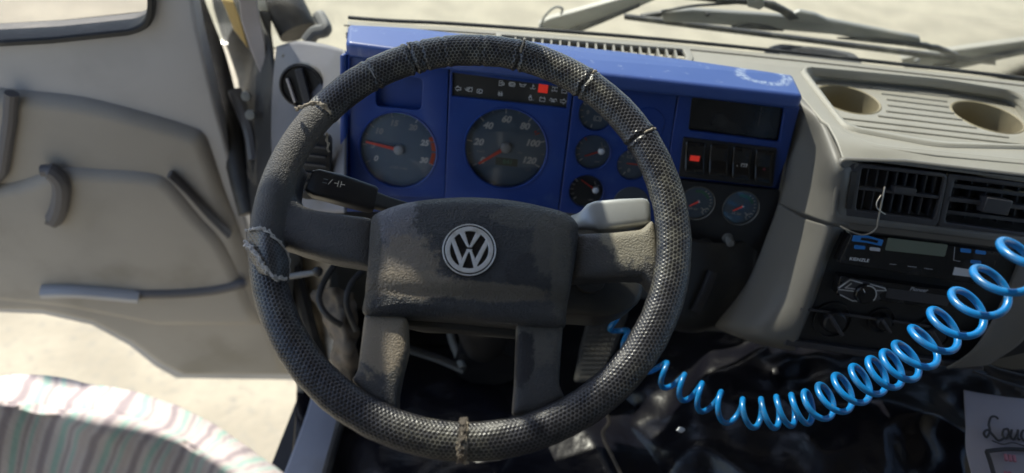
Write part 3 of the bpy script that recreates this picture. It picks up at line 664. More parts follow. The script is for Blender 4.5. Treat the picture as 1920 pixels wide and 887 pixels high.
# right console section of the cluster
ol = rnd(GP.P((1273, 174), (1500, 199), (1474, 300), (1452, 352), (1250, 330), (1262, 240)), .003)
scr = rnd(GP.P((1297, 182), (1471, 203), (1461, 266), (1291, 244)), .004)
MB().plate(GP, [ol, scr], -.006, .001, .0015).build('console_frame', 'blue', cl)
sd_ = MB().prism(GP, GP.P((1290, 176), (1480, 198), (1470, 272), (1284, 250)), -.013, -.008).build('display_recess', 'gloss', cl)
bar(GP, GP.p2(1431, 203), GP.p2(1425, 238), .0008, -.008, -.0072).build('crease', 'vent', sd_)
MB().plate(GP, [rnd(GP.P((1281, 256), (1456, 277), (1448, 350), (1272, 330)), .003)], .0, .0035, .001).build('switch_bezel', 'black', cl)
def rocker(quad, art=None):
    q = GP.P(*quad); c0 = centre(q); o = rnd([(c0[0]+(a-c0[0])*.95, c0[1]+(b-c0[1])*.97) for a, b in q], .002)
    h = abs(q[0][1]-q[3][1])/2
    b = MB(); b.pillow(GP, resamp(o, 40), .003, .0065, .0035, p=6, zf=lambda X, Y: -.006*((Y-c0[1])/h)+.003*abs((Y-c0[1])/h))
    s = b.build('rocker_switch', 'gloss', cl, ang=60)
    f = GP.off(.0118); cx, cy = c0; 
    if art == 'red': MB().prism(f, rect(cx-.001, cy-.003, .0135, .0125), -.001, 0).build('indicator', 'red', s)
    if art == 'tri':
        M['dimred'] = M.get('dimred') or mat('dim_red_print', (.22, .02, .05), .5)
        b = MB(); b.stroke(f, [(cx-.006, cy-.012), (cx+.006, cy-.012), (cx, cy-.002)], .0012, 0, 0, True); b.stroke(f, [(cx-.003, cy-.010), (cx+.003, cy-.010), (cx, cy-.005)], .0009, 0, 0, True); b.build('symbol', 'dimred', s)
    if art == 'icon':
        b = MB(); cy2 = cy-.004; b.stroke(f, [(cx-.001, cy2+.004), (cx+.007, cy2+.004), (cx+.006, cy2-.003), (cx, cy2-.003)], .0007, 0, 0, True)
        b.stroke(f, [(cx-.007, cy2+.001), (cx-.005, cy2-.003), (cx-.001, cy2-.003)], .0007, 0); b.stroke(f, [(cx+.002, cy2-.001), (cx+.004, cy2+.002)], .0007, 0); b.build('symbol', 'white', s)
    return s
rocker(((1284, 261), (1324, 266), (1318, 323), (1279, 318)), 'red')
rocker(((1330, 266), (1368, 270), (1361, 328), (1323, 323)))
rocker(((1373, 271), (1410, 276), (1403, 334), (1366, 329)), 'icon')
rocker(((1415, 277), (1452, 282), (1443, 340), (1408, 335)), 'tri')
lp = rnd(GP.P((1268, 336), (1464, 357), (1438, 500), (1272, 480), (1250, 410)), .006)
PG = [cen(1307, 381, 32), cen(1389, 390, 33)]
MB().plate(GP, [lp]+[circ(x, y, r, 40) for x, y, r in PG], -.006, .0005, .0015).build('lower_panel', 'black', cl)
def m_air(g, x, y, r, z):
    g.arc(GP, x, y, r*.62, r*.80, 25, 105, z+.0002, 4)
    for k in range(9): tick(g, x, y, r*.80, r*.88, 60-14*k, r*.045, z, 1)
    g.text(GP, 'AR bar', x-r*.12, y-r*.42, r*.20, z, 1); g.stroke(GP, [(x+r*.35, y-r*.32), (x+r*.5, y-r*.42), (x+r*.44, y-r*.6)], r*.05, z, 1); g.stroke(GP, [(x+r*.5, y-r*.42), (x+r*.72, y-r*.3)], r*.05, z, 1)
for c in PG: gauge('air_pressure_gauge', c, .004, 214, .62, c[2]*.05, m_air, face='dial', w=(c[0]+c[2]*.1, c[1]+c[2]*.12))
for px, py in ((1247, 439), (1364, 446)):
    x, y = GP.p2(px, py); r = .0062
    MB().lathe(GP, x, y, [(r*1.3, 0), (r*1.25, .003), (r*.7, .004), (r*.7, .012), (r, .013), (r, .020), (r*.75, .0225), (0, .023)], n=28).build('chrome_knob', 'wiper', cl, ang=50)
x, y = GP.p2(1319, 464); MB().lathe(GP, x, y, [(.0155, 0), (.015, .003), (.011, .004), (.010, .002), (.006, .002), (.0055, .005), (0, .0055)], n=32).build('ignition_lock', 'column', cl, ang=40)

# ================================================================== RADIOS
rad = thing('tachograph', 'black single slot tachograph unit with blue buttons and green display', 'tachograph', CP.at(1715, 500))
bd = MB().plate(CP, [rnd(CP.P((1594, 437), (1873, 470), (1842, 533), (1570, 492)), .003)], -.02, .006, .0015).build('face', 'gloss', rad)
RF = CP.off(.006)
MB().prism(RF, rnd(RF.P((1665, 446), (1777, 459), (1771, 481), (1659, 469)), .002), -.001, .0006).build('display', 'lcd', rad)
for q in (((1602, 459), (1622, 461), (1621, 467), (1601, 466)), ((1801, 465), (1820, 467), (1819, 474), (1800, 472)), ((1829, 468), (1848, 471), (1847, 477), (1828, 475)), ((1820, 487), (1839, 489), (1838, 495), (1819, 493))):
    MB().prism(RF, rnd(RF.P(*q), .0015), -.001, .0016).build('button', 'btn', rad)
MB().prism(RF, rnd(RF.P((1631, 463), (1650, 465), (1649, 471), (1630, 469)), .0015), -.001, .0016).build('button', 'cap', rad)
cb = MB(); q = RF.P((1600, 441), (1627, 442), (1656, 450), (1652, 461), (1625, 455), (1597, 452)); cb.plate(RF, [rnd(q, .001), RF.P((1614, 445), (1627, 446), (1647, 451), (1645, 456), (1626, 452), (1613, 450))], -.001, .0012, .0004)
cb.build('slot_frame', 'btn', rad)
t = MB(); x, y = RF.p2(1611, 487); t.text(RF, 'KIENZLE', x, y, .0060, .0004, 0, bold=.00008, sx=1.15)
for a, c in (((1668, 495), (1680, 496)), ((1702, 499), (1718, 501)), ((1733, 503), (1748, 505))): t.stroke(RF, [RF.p2(*a), RF.p2(*c)], .0006, .0004, 1)
t.stroke(RF, RF.P((1790, 463), (1788, 488), (1800, 490)), .0005, .0004, 1)
t.build('lettering', ['white', 'dimwhite'], rad, fix=False)
MB().prism(RF, RF.P((1790, 501), (1829, 507), (1825, 520), (1786, 515)), -.001, .0006).build('sticker', 'sticker', rad)
st = thing('car_stereo', 'black car stereo with chrome edged round dial under the tachograph', 'car stereo', CP.at(1690, 560))
MB().plate(CP, [rnd(CP.P((1574, 516), (1800, 546), (1792, 582), (1720, 572), (1566, 551)), .003)], -.02, .004, .0015).build('face', 'gloss', st)
SF = CP.off(.004)
lobe = SF.P((1569, 538), (1592, 521), (1625, 528), (1658, 536), (1662, 543), (1646, 550), (1650, 561), (1620, 566), (1594, 563), (1573, 552))
MB().plate(SF, [rnd(lobe, .003)], -.001, .003, .0012).build('dial_surround', 'vent', st)
b = MB()
for a in (((1571, 538), (1592, 523), (1614, 529)), ((1630, 531), (1657, 539), (1659, 543), (1636, 543)), ((1571, 541), (1598, 544)), ((1574, 551), (1596, 562), (1612, 563)), ((1594, 530), (1583, 538), (1600, 540))):
    b.stroke(SF, SF.P(*a), .0012, .0042, 0, th=.0015)
b.build('chrome_edge', 'chrome', st)
x, y = SF.p2(1618, 548); dl = MB().lathe(SF, x, y, [(.0140, 0), (.0138, .008), (.0125, .0095), (.011, .009), (0, .0085)], n=36).build('volume_dial', 'gloss', st, ang=40)
MB().arc(SF, x, y, .0125, .0140, -30, 100, .0098).build('chrome_edge', 'chrome', dl)
MB().stroke(SF, [(x-.006, y+.008), (x-.003, y+.004)], .0008, .0102).build('mark', 'white', dl)
MB().prism(SF, rnd(SF.P((1664, 540), (1782, 556), (1776, 574), (1660, 558)), .002), -.001, .0006).build('display', 'vent', st)
t = MB(); x, y = SF.p2(1722, 543); t.text(SF, 'Pioneer', x, y, .0075, .0009, 0, shear=.2, bold=.0001); t.build('lettering', 'dimwhite', st, fix=False)

# ================================================================== STEERING WHEEL
sw = thing('steering_wheel', 'worn black four spoke steering wheel wrapped in honeycomb leather cover', 'steering wheel', WF.o.copy())
R0 = .2066
def wang(px, py): x, y = WF.p2(px, py, .01); return math.degrees(atan2(y, x))
def rim_pt(a, bb, r, dz=0):
    e = WF.x*cos(a)+WF.y*sin(a); return WF.o + e*(R0+r*cos(bb)) + WF.n*(r*.68*sin(bb)+dz)
CR = [(wang(768, 92), .0030), (wang(790, 88), .0016), (wang(833, 86), .0010), (wang(905, 84), .0009), (wang(978, 92), .0026), (wang(1105, 145), .0022), (wang(1208, 250), .0022), (wang(706, 150), .0014)]
def torus_arc(b, a0, a1, rr, name='wrap', step=.45, nb=56, crack=True, amp=.0006):
    n = max(2, int(abs(a1-a0)/step)); vs = []; uv = []; fs = []
    for i in range(n+1):
        ad = a0+(a1-a0)*i/n; a = radians(ad); end = min(i, n-i)*step
        for k in range(nb+1):
            q = 2*pi*k/nb; r = rr - (.0022*max(0, 1-end/.7)**2)
            p = V((cos(a)*9, sin(a)*9, q*.6)); r += amp*noise.noise(p*1.3)+amp*.5*noise.noise(V((cos(a)*30, sin(a)*30, cos(q)*2)))
            if crack:
                for ca, dp in CR:
                    wob = .7*noise.noise(V((ca, cos(q)*1.5, sin(q)*1.5)))
                    dd = abs((ad-ca-wob+180) % 360-180)
                    if dd < 2.2: r += dp*(-1.0*math.exp(-(dd/.42)**2)+.45*math.exp(-((dd-1.1)/.5)**2))
            vs.append(rim_pt(a, q, r)); uv.append((R0*a, rr*q*1.0))
    for i in range(n):
        for k in range(nb):
            A = i*(nb+1)+k; fs.append((A, A+nb+1, A+nb+2, A+1) if a1 > a0 else (A, A+1, A+nb+2, A+nb+1))
    return b.add(vs, fs, 0, uv)
aUL = wang(600, 208); aB = wang(866, 822); aL = wang(486, 470)
if aL > 0: aL -= 360
if aL > aUL-360 and aL > -90: aL -= 360
aB2 = aB
torus_arc(MB(), aUL, aB+.35, .0180).build('leather_cover', 'hex', sw, ang=60)
torus_arc(MB(), aB-.25, (aL if aL < aB else aL-360), .0179, crack=False).build('leather_cover', 'hex', sw, ang=60)
print('angles', aUL, aB, aL, CR)
# spokes, each grown together with the bit of bare rim it stands on
M['spoke'] = hubmat('dusty_sunlit_grained_plastic', [(-.02, -.10, .12, .06, (.12, .11, .09), .55, 1), (.058, -.125, .011, .028, (.012, .012, .015), .95, 1), (.165, .012, .034, .04, (.30, .27, .20), .8, 1), (.115, .02, .02, .03, (.13, .13, .14), .6, 1), (-.078, -.105, .026, .045, (.30, .245, .175), .75, 1), (-.17, .09, .04, .05, (.11, .095, .08), .5, 1)], base=(.046, .046, .048), dustc=(.15, .13, .105), gd=.0005)  # tan on right and lower-left spokes: dust plus painted sun brightness
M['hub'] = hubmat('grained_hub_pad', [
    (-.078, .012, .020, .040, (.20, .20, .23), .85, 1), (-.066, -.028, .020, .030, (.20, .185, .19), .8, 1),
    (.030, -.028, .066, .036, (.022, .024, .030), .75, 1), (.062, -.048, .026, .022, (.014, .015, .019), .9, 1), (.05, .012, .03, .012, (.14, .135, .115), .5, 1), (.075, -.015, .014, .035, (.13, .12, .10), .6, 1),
    (-.055, -.062, .050, .014, (.32, .265, .20), .75, 1), (-.060, -.042, .030, .028, (.27, .225, .17), .75, 1), (.02, -.066, .06, .009, (.17, .145, .11), .75, 1), (.090, -.03, .010, .06, (.13, .12, .10), .7, 1), (-.099, -.04, .012, .05, (.11, .10, .085), .8, 1)])  # lower-left tan spots: dust, paled to strengthen the sun patch there
def spoke(pts, zb, zt, h, arc=None, r=.004, cenp=None, cut=None):
    o = resamp(rnd(WF.P(*pts), r), 120); b = MB(); b.pillow(WF, o, zb, zt, h, p=5, cen=cenp)
    if arc:
        m_ = int(abs(arc[1]-arc[0])); vs = [rim_pt(radians(arc[0]+(arc[1]-arc[0])*i/m_), 2*pi*k/32, .0174) for i in range(m_+1) for k in range(32)]
        b.add(vs, [(i*32+k, i*32+(k+1) % 32, (i+1)*32+(k+1) % 32, (i+1)*32+k) for i in range(m_) for k in range(32)]+[tuple(range(31, -1, -1)), tuple(m_*32+k for k in range(32))])
    b.uv = {}
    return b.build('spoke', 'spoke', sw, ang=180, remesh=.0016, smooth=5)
spoke(((700, 408), (640, 400), (590, 392), (566, 384), (552, 366), (557, 334), (566, 306), (540, 296), (500, 350), (480, 430), (500, 455), (537, 462), (557, 470), (616, 486), (697, 500)), -.030, -.006, .010, arc=(aUL-.5, (aL+360 if aL < 0 else aL)+1), cenp=WF.p2(524, 408))
spoke(((1070, 437), (1150, 434), (1205, 428), (1226, 408), (1232, 440), (1236, 500), (1228, 545), (1212, 520), (1180, 518), (1070, 524)), -.030, -.006, .008, cenp=WF.p2(1200, 470))
spoke(((682, 585), (761, 592), (763, 656), (752, 700), (743, 745), (744, 772), (700, 752), (655, 712), (668, 698), (674, 652)), -.030, -.006, .007, cenp=WF.p2(715, 690))
spoke(((969, 600), (1057, 605), (1053, 660), (1049, 720), (1062, 748), (1010, 775), (960, 780), (965, 718)), -.030, -.006, .007, cenp=WF.p2(1008, 715))
# hub pad
hub2 = WF.P((696, 409), (720, 396), (766, 382), (826, 374), (890, 371.5), (962, 377.5), (1022, 390), (1062, 402), (1081, 418), (1085, 437), (1074, 515), (1063, 581), (1059, 613), (1010, 614), (962, 609), (900, 603), (840, 597), (760, 592), (683, 591), (682, 555), (689, 506), (693, 445))
hub2 = resamp(rnd(crom([V(p) for p in hub2+[hub2[0]]], 3)[:-1], .002), 160)
ch = WF.p2(880, 490)
def hz(x, y):
    z = 0
    if y > .02: z -= 1.9*(y-.02)**2*4
    if y < -.050: z -= .006*min(1, (-.050-y)/.020)**2
    return z
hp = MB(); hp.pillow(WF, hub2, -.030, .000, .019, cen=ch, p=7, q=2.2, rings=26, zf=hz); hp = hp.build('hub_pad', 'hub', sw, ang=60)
MB().pillow(WF, resamp(rnd(WF.P((700, 420), (1078, 440), (1052, 622), (968, 622), (690, 596)), .006), 80), -.055, -.034, .004).build('hub_back', 'column', sw, ang=60)
# round badge
BF = WF.off(.0185); bx, by = BF.p2(880, 469); br = BF.px(99, 880, 469)/2
bg_ = MB().lathe(BF, bx, by, [(br*1.06, -.004), (br*1.05, .0008), (br*1.0, .0018), (br*.95, .0016), (br*.92, .0006), (0, .0006)], n=64).build('badge', 'badgeblack', hp, ang=50)
def B(r0, r1, z0, z1): return MB().ring(BF, bx, by, br*r0, br*r1, z0, z1, n=72)
B(.965, 1.015, .0005, .0024).build('badge_rim', 'chrome', hp, bevel=.0003)
e = B(.735, .905, .0006, .0026); s_ = br*.90/100; zt = .0026
def q(*p): return [(bx+(a-1)*s_, by+b_*s_) for a, b_ in p]
e.prism(BF, q((-47, 73), (-26, 83), (1, 10), (-8, 10)), .0006, zt-.00005)
e.prism(BF, q((48, 73), (27, 83), (-1, 10), (10, 10)), .0006, zt-.0001)
e.prism(BF, q((-14, 10), (16, 10), (14, 26), (-12, 26)), .0006, zt-.00015) if False else None
for sx in (-1, 1):
    e.prism(BF, q((sx*80+1, 36), (sx*70+1, 55), (sx*28+1, -38), (sx*37+1, -66)), .0006, zt-.0002)
    e.prism(BF, q((sx*24+1, -77), (sx*40+1, -71), (sx*11+1, -3), (sx*1+1, -4)), .0006, zt-.00025)
e.prism(BF, q((-12, 2), (14, 2), (10, -10), (-8, -10)), .0006, zt-.0003)
e.build('badge_emblem', 'chrome', hp, bevel=.0003)
# frayed threads at the ends of the cover
def fuzz(name, px, m, w=.0011, n=4, j=.003, off=.022, parent=sw):
    b = MB(); base = crom([WF.at(x, y, o) for x, y, o in px], 10)
    for s in range(n):
        ph = random.random()*99
        pts = [p+V((noise.noise(p*260+V((ph, 0, 0))), noise.noise(p*260+V((0, ph, 9))), noise.noise(p*260+V((5, 0, ph)))))*j for p in base]
        b.tube(pts, w*random.uniform(.35, .8), 5)
    return b.build(name, m, parent)
def ringseam(ad, b0, b1, r, m, w, n=3, j=.0015, name='seam_thread'):
    b = MB()
    for s in range(n):
        ph = random.random()*90; pts = []
        for k in range(26):
            q_ = radians(b0+(b1-b0)*k/25); a = radians(ad)+.004*noise.noise(V((cos(q_)*2, sin(q_)*2, ad+s)))
            p = rim_pt(a, q_, r); pts.append(p+V((noise.noise(p*300+V((ph, 0, 0))), noise.noise(p*300+V((0, ph, 0))), noise.noise(p*300+V((0, 0, ph)))))*j)
        b.tube(pts, w*random.uniform(.5, 1), 5)
    b.build(name, m, sw)
ringseam(CR[0][0], 25, 75, .0186, 'thread', .0012); ringseam(CR[4][0], 20, 100, .0184, 'thread', .0011, 4)
ringseam(CR[5][0], -10, 60, .0184, 'thread', .0012, 4); ringseam(CR[6][0], 10, 85, .0184, 'thread', .0013, 3)
ringseam(CR[7][0], 80, 130, .0181, 'greythread', .0004, 2)
ringseam(aB+.2, 20, 200, .0184, 'rag', .0030, 10, .0045); ringseam(aB+.9, -20, 170, .0184, 'thread', .0012, 5, .004); ringseam(aB-1.0, -40, 90, .0184, 'thread', .0006, 2, .002)
fuzz('frayed_end', [(555, 205, .018), (572, 198, .024), (590, 193, .025), (608, 198, .024), (620, 212, .014)], 'thread', .0015, 5, .003)
fuzz('frayed_end', [(612, 250, .0), (614, 268, -.004), (616, 285, -.004)], 'thread', .0012, 3, .003)
# torn tongue of leather over the left spoke
tong = [[WF.at(462, 430, .004), WF.at(490, 428, .021), WF.at(512, 440, .021), WF.at(530, 460, .012)],
        [WF.at(466, 470, .008), WF.at(492, 470, .024), WF.at(516, 480, .022), WF.at(541, 490, .010)],
        [WF.at(480, 510, .006), WF.at(500, 516, .021), WF.at(520, 525, .018), WF.at(541, 528, .004)]]
b = MB(); b.grid(tong, 8, 8); b.uv = {k: (u*.055, v*.06) for k, (u, v) in b.uv.items()}; b.build('torn_leather', 'hex', sw, solid=.0015)
fuzz('frayed_edge', [(460, 456, .010), (470, 466, .020), (482, 480, .0255), (494, 500, .0255), (506, 514, .024), (520, 522, .021), (536, 522, .012)], 'greythread', .0011, 7, .0045)
fuzz('frayed_edge', [(462, 432, .010), (480, 428, .022), (500, 432, .024), (516, 446, .022), (532, 462, .014)], 'greythread', .0010, 4, .003)
fuzz('frayed_edge', [(532, 462, .014), (541, 480, .010), (542, 505, .008), (539, 528, .004)], 'greythread', .0008, 3, .002)
fuzz('stray_thread', [(866, 800, .022), (862, 840, .018), (858, 860, .010)], 'thread', .0008, 1, .002)

# ------------------------------------------------------------------ column and stalks
col = thing('steering_column', 'dark plastic steering column shroud behind the wheel hub', 'steering column', WF.w(0, -.02, -.06))
CF = WF.off(-.075)
MB().pillow(CF, resamp(rnd(CF.P((700, 420), (1120, 430), (1215, 490), (1218, 560), (1150, 588), (1060, 580), (960, 604), (760, 600), (690, 560)), .02), 80), -.10, -.03, .012, p=4).build('shroud', 'column', col, ang=60)
MB().tube([WF.w(.01, -.02, -.10), WF.w(.01, -.03, -.30), WF.w(.01, -.04, -.55)], [.05, .045, .04], 20).build('column_tube', 'black', col)
x, y = CF.p2(1110, 516); MB().lathe(CF, x, y, [(.018, -.02), (.017, -.012), (.0, -.011)], n=24).build('screw_cover', 'column', col)
s1 = thing('control_stalk', 'black blocky control stalk left of the hub pad', 'stalk', D(690, 380, .80))
def box_stalk(pts, name, m, parent, seg=6, sq=.35):
    # pts: (world point, half height, half thickness); squared cross-section with rounded corners
    b = MB(); vs = []; n = 24; fs = []
    P_ = [p for p, _, _ in pts]
    for i, (p, h, t) in enumerate(pts):
        d = (P_[min(i+1, len(P_)-1)]-P_[max(i-1, 0)]).normalized(); side = (WF.n-d*WF.n.dot(d)).normalized(); up = d.cross(side)
        for k in range(n):
            a = 2*pi*k/n; c, s = cos(a), sin(a); e_ = .42
            vs.append(p+up*h*math.copysign(abs(c)**e_, c)+side*t*math.copysign(abs(s)**e_, s))
    for i in range(len(pts)-1):
        for k in range(n): fs.append((i*n+k, (i+1)*n+k, (i+1)*n+(k+1) % n, i*n+(k+1) % n))
    fs += [tuple(range(n)), tuple((len(pts)-1)*n+k for k in range(n-1, -1, -1))]
    b.add(vs, fs); return b.build(name, m, parent, ang=50)
d1 = .735
h_ = box_stalk([(D(580, 341, d1), .009, .004), (D(583, 342, d1), .0125, .009), (D(592, 344.5, d1), .0150, .0115), (D(640, 357, d1+.01), .0155, .0125), (D(696, 374, d1+.02), .0145, .0115), (D(704, 376, d1+.021), .0125, .0105)], 'handle', 'black', s1)
box_stalk([(D(698, 374.5, d1+.021), .009, .008), (D(725, 383, d1+.03), .008, .007), (D(780, 398, d1+.05), .007, .007)], 'arm', 'column', s1)
hf = Frame(D(620, 352, d1-.010), FWD*-1+V((0, 0, .35)), x=(D(696, 374, d1+.02)-D(580, 341, d1)).normalized())
x, y = hf.p2(625, 344); b = MB()
for a_ in (((-.010, .002), (-.006, .002)), ((-.010, -.002), (-.006, -.002)), ((-.004, -.003), (-.001, .003)), ((.002, 0), (.006, 0)), ((.006, -.003), (.006, .003)), ((.009, -.003), (.009, .003)), ((.009, 0), (.013, 0))):
    b.stroke(hf, [(x+p_[0], y+p_[1]) for p_ in a_], .0007, .0035)
b.build('marking', 'dimmark', h_, fix=False)
s2 = thing('wiper_stalk', 'silver grey stalk lever above the right spoke', 'stalk', D(1090, 415, .74))
d2 = .735
box_stalk([(D(1060, 421, d2+.02), .006, .006), (D(1085, 417, d2+.01), .0085, .007), (D(1098, 414, d2), .010, .009), (D(1108, 409, d2), .0145, .010), (D(1118, 408, d2), .0165, .0115), (D(1165, 403, d2), .0160, .0115), (D(1205, 400, d2), .0150, .0115), (D(1214, 399, d2), .0135, .010), (D(1218, 399, d2), .009, .006)], 'lever', 'silver', s2)

# ================================================================== OUTSIDE THE GLASS: wipers
WO = WS.off(-.055)
def wbar(m, parent, name, pts, th=.010, off=0, bev=.002):
    f = WO.off(off); return MB().plate(f, [f.P(*pts)], -th, 0, bev).build(name, m, parent)
w1 = thing('windscreen_wiper', 'grey wiper arm lying across the long black blade in the centre', 'wiper', WO.at(1500, 60))
wbar('wiper', w1, 'arm', ((1238, 24), (1300, 20), (1420, 28), (1550, 38), (1725, 72), (1728, 84), (1690, 86), (1560, 66), (1420, 54), (1300, 44), (1244, 42)), .012, 0, .004)
wbar('wiperdark', w1, 'blade', ((1170, 30), (1300, 46), (1500, 72), (1700, 97), (1868, 116), (1868, 124), (1700, 106), (1500, 80), (1300, 55), (1170, 38)), .010, -.006, .003)
for pts in (((1243, 24), (1225, 26), (1200, 30), (1240, 34)), ((1372, 52), (1400, 46), (1440, 50), (1470, 60), (1430, 58)), ((1570, 74), (1650, 74), (1740, 84), (1780, 100), (1700, 88)), ((1705, 84), (1760, 88), (1800, 104), (1745, 96))):
    wbar('wiperdark', w1, 'bridge', pts, .008, .004, .002)
b = MB(); b.lathe(WO.off(.001), *WO.p2(1326, 26), [(.004, 0), (.003, .003), (0, .0035)], n=14); b.build('pivot', 'wiperdark', w1)
w2 = thing('windscreen_wiper', 'dark jointed wiper arm at the very top edge above the long blade', 'wiper', WO.at(1430, 5))
wbar('wiperdark', w2, 'arm', ((1230, -14), (1300, -6), (1420, 2), (1452, 6), (1486, 24), (1500, 36), (1480, 40), (1462, 26), (1430, 14), (1300, 2), (1230, -4)), .009, .016, .003)
wbar('wiper', w2, 'bracket', ((1400, -8), (1432, -8), (1434, 14), (1424, 20), (1402, 14)), .012, .022, .003)
wbar('wiper', w2, 'hinge', ((1478, 30), (1500, 22), (1530, 28), (1552, 38), (1540, 46), (1490, 42)), .010, .014, .003)
b = MB(); b.tube(crom([WO.at(*p, .012) for p in ((1240, 22), (1290, 12), (1340, 8), (1400, 4))], 6), .0028, 8); b.build('washer_tube', 'wiperdark', w2)
w3 = thing('windscreen_wiper', 'pale dusty tapering wiper arm above the defroster vent', 'wiper', WO.at(1110, 35))
wbar('wiperpale', w3, 'arm', ((1010, 46), (1030, 36), (1180, -6), (1240, -16), (1244, -6), (1180, 22), (1100, 48), (1060, 62), (1012, 60)), .014, 0, .003)
wbar('wiperdark', w3, 'shadow_strip', ((1056, 62), (1100, 46), (1160, 24), (1200, 8), (1200, 14), (1130, 44), (1080, 64)), .010, .004, .002)
b = MB(); b.tube(crom([WO.at(*p, .010) for p in ((1014, 48), (1022, 30), (1040, 14), (1054, 16), (1052, 26))], 6), .0022, 8); b.lathe(WO.off(.004), *WO.p2(1014, 47), [(.0045, 0), (.003, .004), (0, .005)], n=14); b.build('hook', 'wiper', w3)
w4 = thing('windscreen_wiper', 'pale wiper arm leaving the picture at the right edge', 'wiper', WO.at(1850, 105))
wbar('wiperpale', w4, 'arm', ((1690, 112), (1740, 102), (1930, 76), (2050, 60), (2050, 76), (1930, 96), (1800, 122), (1740, 132), (1696, 128)), .014, -.012, .003)
wbar('wiperdark', w4, 'shadow_strip', ((1750, 128), (1850, 108), (1950, 90), (1950, 97), (1850, 118), (1780, 134)), .010, -.004, .002)
b = MB(); b.lathe(WO.off(.002), *WO.p2(1718, 112), [(.006, 0), (.005, .004), (0, .006)], n=14); b.build('nut', 'grey_part', w4)
ci = thing('grey_hump', 'low grey rounded hump just beyond the dashboard edge', 'grey_part', TOP.at(1520, 95))  # low grey hump with a dark slot, identity unknown
KF = Frame(TOP.at(1520, 110)+V((0, .055, -.03)), (0, -.35, .94))
MB().pillow(KF, resamp(rnd(KF.P((1430, 104), (1438, 88), (1455, 80), (1560, 90), (1604, 98), (1618, 112), (1620, 130), (1430, 112)), .01), 64), -.03, -.004, .008).build('shell', 'grey_part', ci, ang=60)
MB().pillow(KF.off(.004), resamp(rnd(KF.off(.004).P((1462, 90), (1480, 87), (1560, 95), (1592, 103), (1590, 108), (1470, 96)), .006), 48), -.004, .0, .001).build('slot', 'wiperdark', ci)

# ================================================================== LEFT: door, pillar, step
door = thing('truck_door', 'open beige driver door with window and moulded trim panel', 'door', DP.w(-.4, -.5))
def d_(*p): return DP.P(*p)
shell = d_((352, -60), (372, 60), (405, 200), (440, 330), (470, 440), (500, 560), (548, 650), (570, 715), (330, 712), (290, 690), (240, 650), (170, 612), (80, 592), (-20, 588), (-300, 590), (-300, -260), (352, -260))
win = rnd(d_((-220, -230), (268, -230), (282, 10), (276, 36), (252, 50), (100, 66), (-220, 84)), .03)
MB().plate(DP, [shell, win], -.055, 0, .008).build('door_shell', 'doortop', door, ang=60)
o = win; ctr = centre(win); wo = [(ctr[0]+(a-ctr[0])*1.075, ctr[1]+(b_-ctr[1])*1.10) for a, b_ in win]
MB().plate(DP, [wo, [(ctr[0]+(a-ctr[0])*.985, ctr[1]+(b_-ctr[1])*.975) for a, b_ in win]], -.062, .018, .008).build('window_seal', 'rubber', door, ang=60)
M['dglass'] = glassmat('door_glass', .9)
MB().prism(DP, win, -.03, -.026).build('window_glass', 'dglass', door)
tr = crom([V(p) for p in d_((-300, 168), (-60, 160), (60, 168), (160, 180), (260, 205), (350, 232), (385, 250), (402, 290), (425, 360), (452, 430))], 5)
tr = [tuple(p) for p in tr]+d_((480, 520), (530, 640), (548, 700), (345, 700), (300, 680), (240, 636), (170, 600), (80, 580), (-300, 575))
MB().plate(DP, [tr], -.042, .018, .030, bres=8).build('trim_panel', 'door', door, ang=60)
tr2 = [tuple(p) for p in crom([V(p) for p in d_((-300, 340), (0, 330), (110, 300), (200, 302), (290, 310), (330, 330), (380, 390), (430, 450), (480, 560))], 5)]+d_((500, 600), (300, 600), (130, 566), (-300, 520))
MB().plate(DP, [tr2], -.030, .030, .029, bres=8).build('armrest_panel', 'door', door, ang=60)
MB().tube(crom([DP.at(*p, .036) for p in ((78, 320), (96, 322), (114, 345), (112, 385), (100, 412), (88, 410))], 6), [.010]*5+[.014]*21+[.010]*5, 10).build('pull_handle', 'handle', door)
MB().tube(crom([DP.at(*p, .026) for p in ((318, 326), (350, 356), (390, 400), (430, 440))], 6), .013, 10, flat=.4).build('grab_strap', 'handle', door)
MB().tube(crom([DP.at(*p, .028) for p in ((238, 550), (330, 549), (400, 543), (462, 530))], 6), [.006]+[.011]*17+[.007], 10).build('pocket_slot', 'handle', door)
MB().tube(crom([DP.at(*p, .034) for p in ((80, 546), (150, 546), (262, 556))], 6), .0155, 10, flat=.8).build('pocket_lid', 'doortop', door)
MB().tube([DP.at(*p, .024) for p in ((22, 175), (18, 230), (4, 320), (-30, 360))], .010, 10).build('speaker_edge', 'handle', door)

pil = thing('windscreen_pillar', 'pale pillar trim running up beside the left end of the dashboard', 'pillar', D(480, 400, 1.2))
pr = [[D(395, -150, 1.35), D(430, -150, 1.30), D(470, -150, 1.26)], [D(402, 0, 1.34), D(440, 0, 1.28), D(480, 0, 1.24)], [D(440, 130, 1.30), D(480, 130, 1.24), D(515, 130, 1.18)], [D(455, 300, 1.26), D(490, 300, 1.20), D(522, 300, 1.15)], [D(480, 480, 1.22), D(505, 480, 1.18), D(540, 480, 1.14)]]
MB().grid(pr, 6, 8, disp=lambda v, u: .010*noise.noise(v*14)).build('pillar_frame', 'rubber', pil, ang=60, solid=.006)
b = MB(); b.prism(Frame(D(470, 60, 1.20), (.1, -.85, .5)), Frame(D(470, 60, 1.20), (.1, -.85, .5)).P((440, -80), (478, -80), (482, 10), (496, 80), (503, 148), (494, 152), (470, 95), (452, 40)), -.006, 0); b.build('trim_blade', 'pale', pil, bevel=.002)
f_ = Frame(D(440, 40, 1.23), (.1, -.85, .5)); MB().prism(f_, f_.P((408, -20), (428, -20), (448, 30), (466, 92), (438, 55)), -.004, 0).build('golden_lit_strip', 'gold', pil, bevel=.001)  # sliver of trim coloured as if lit golden
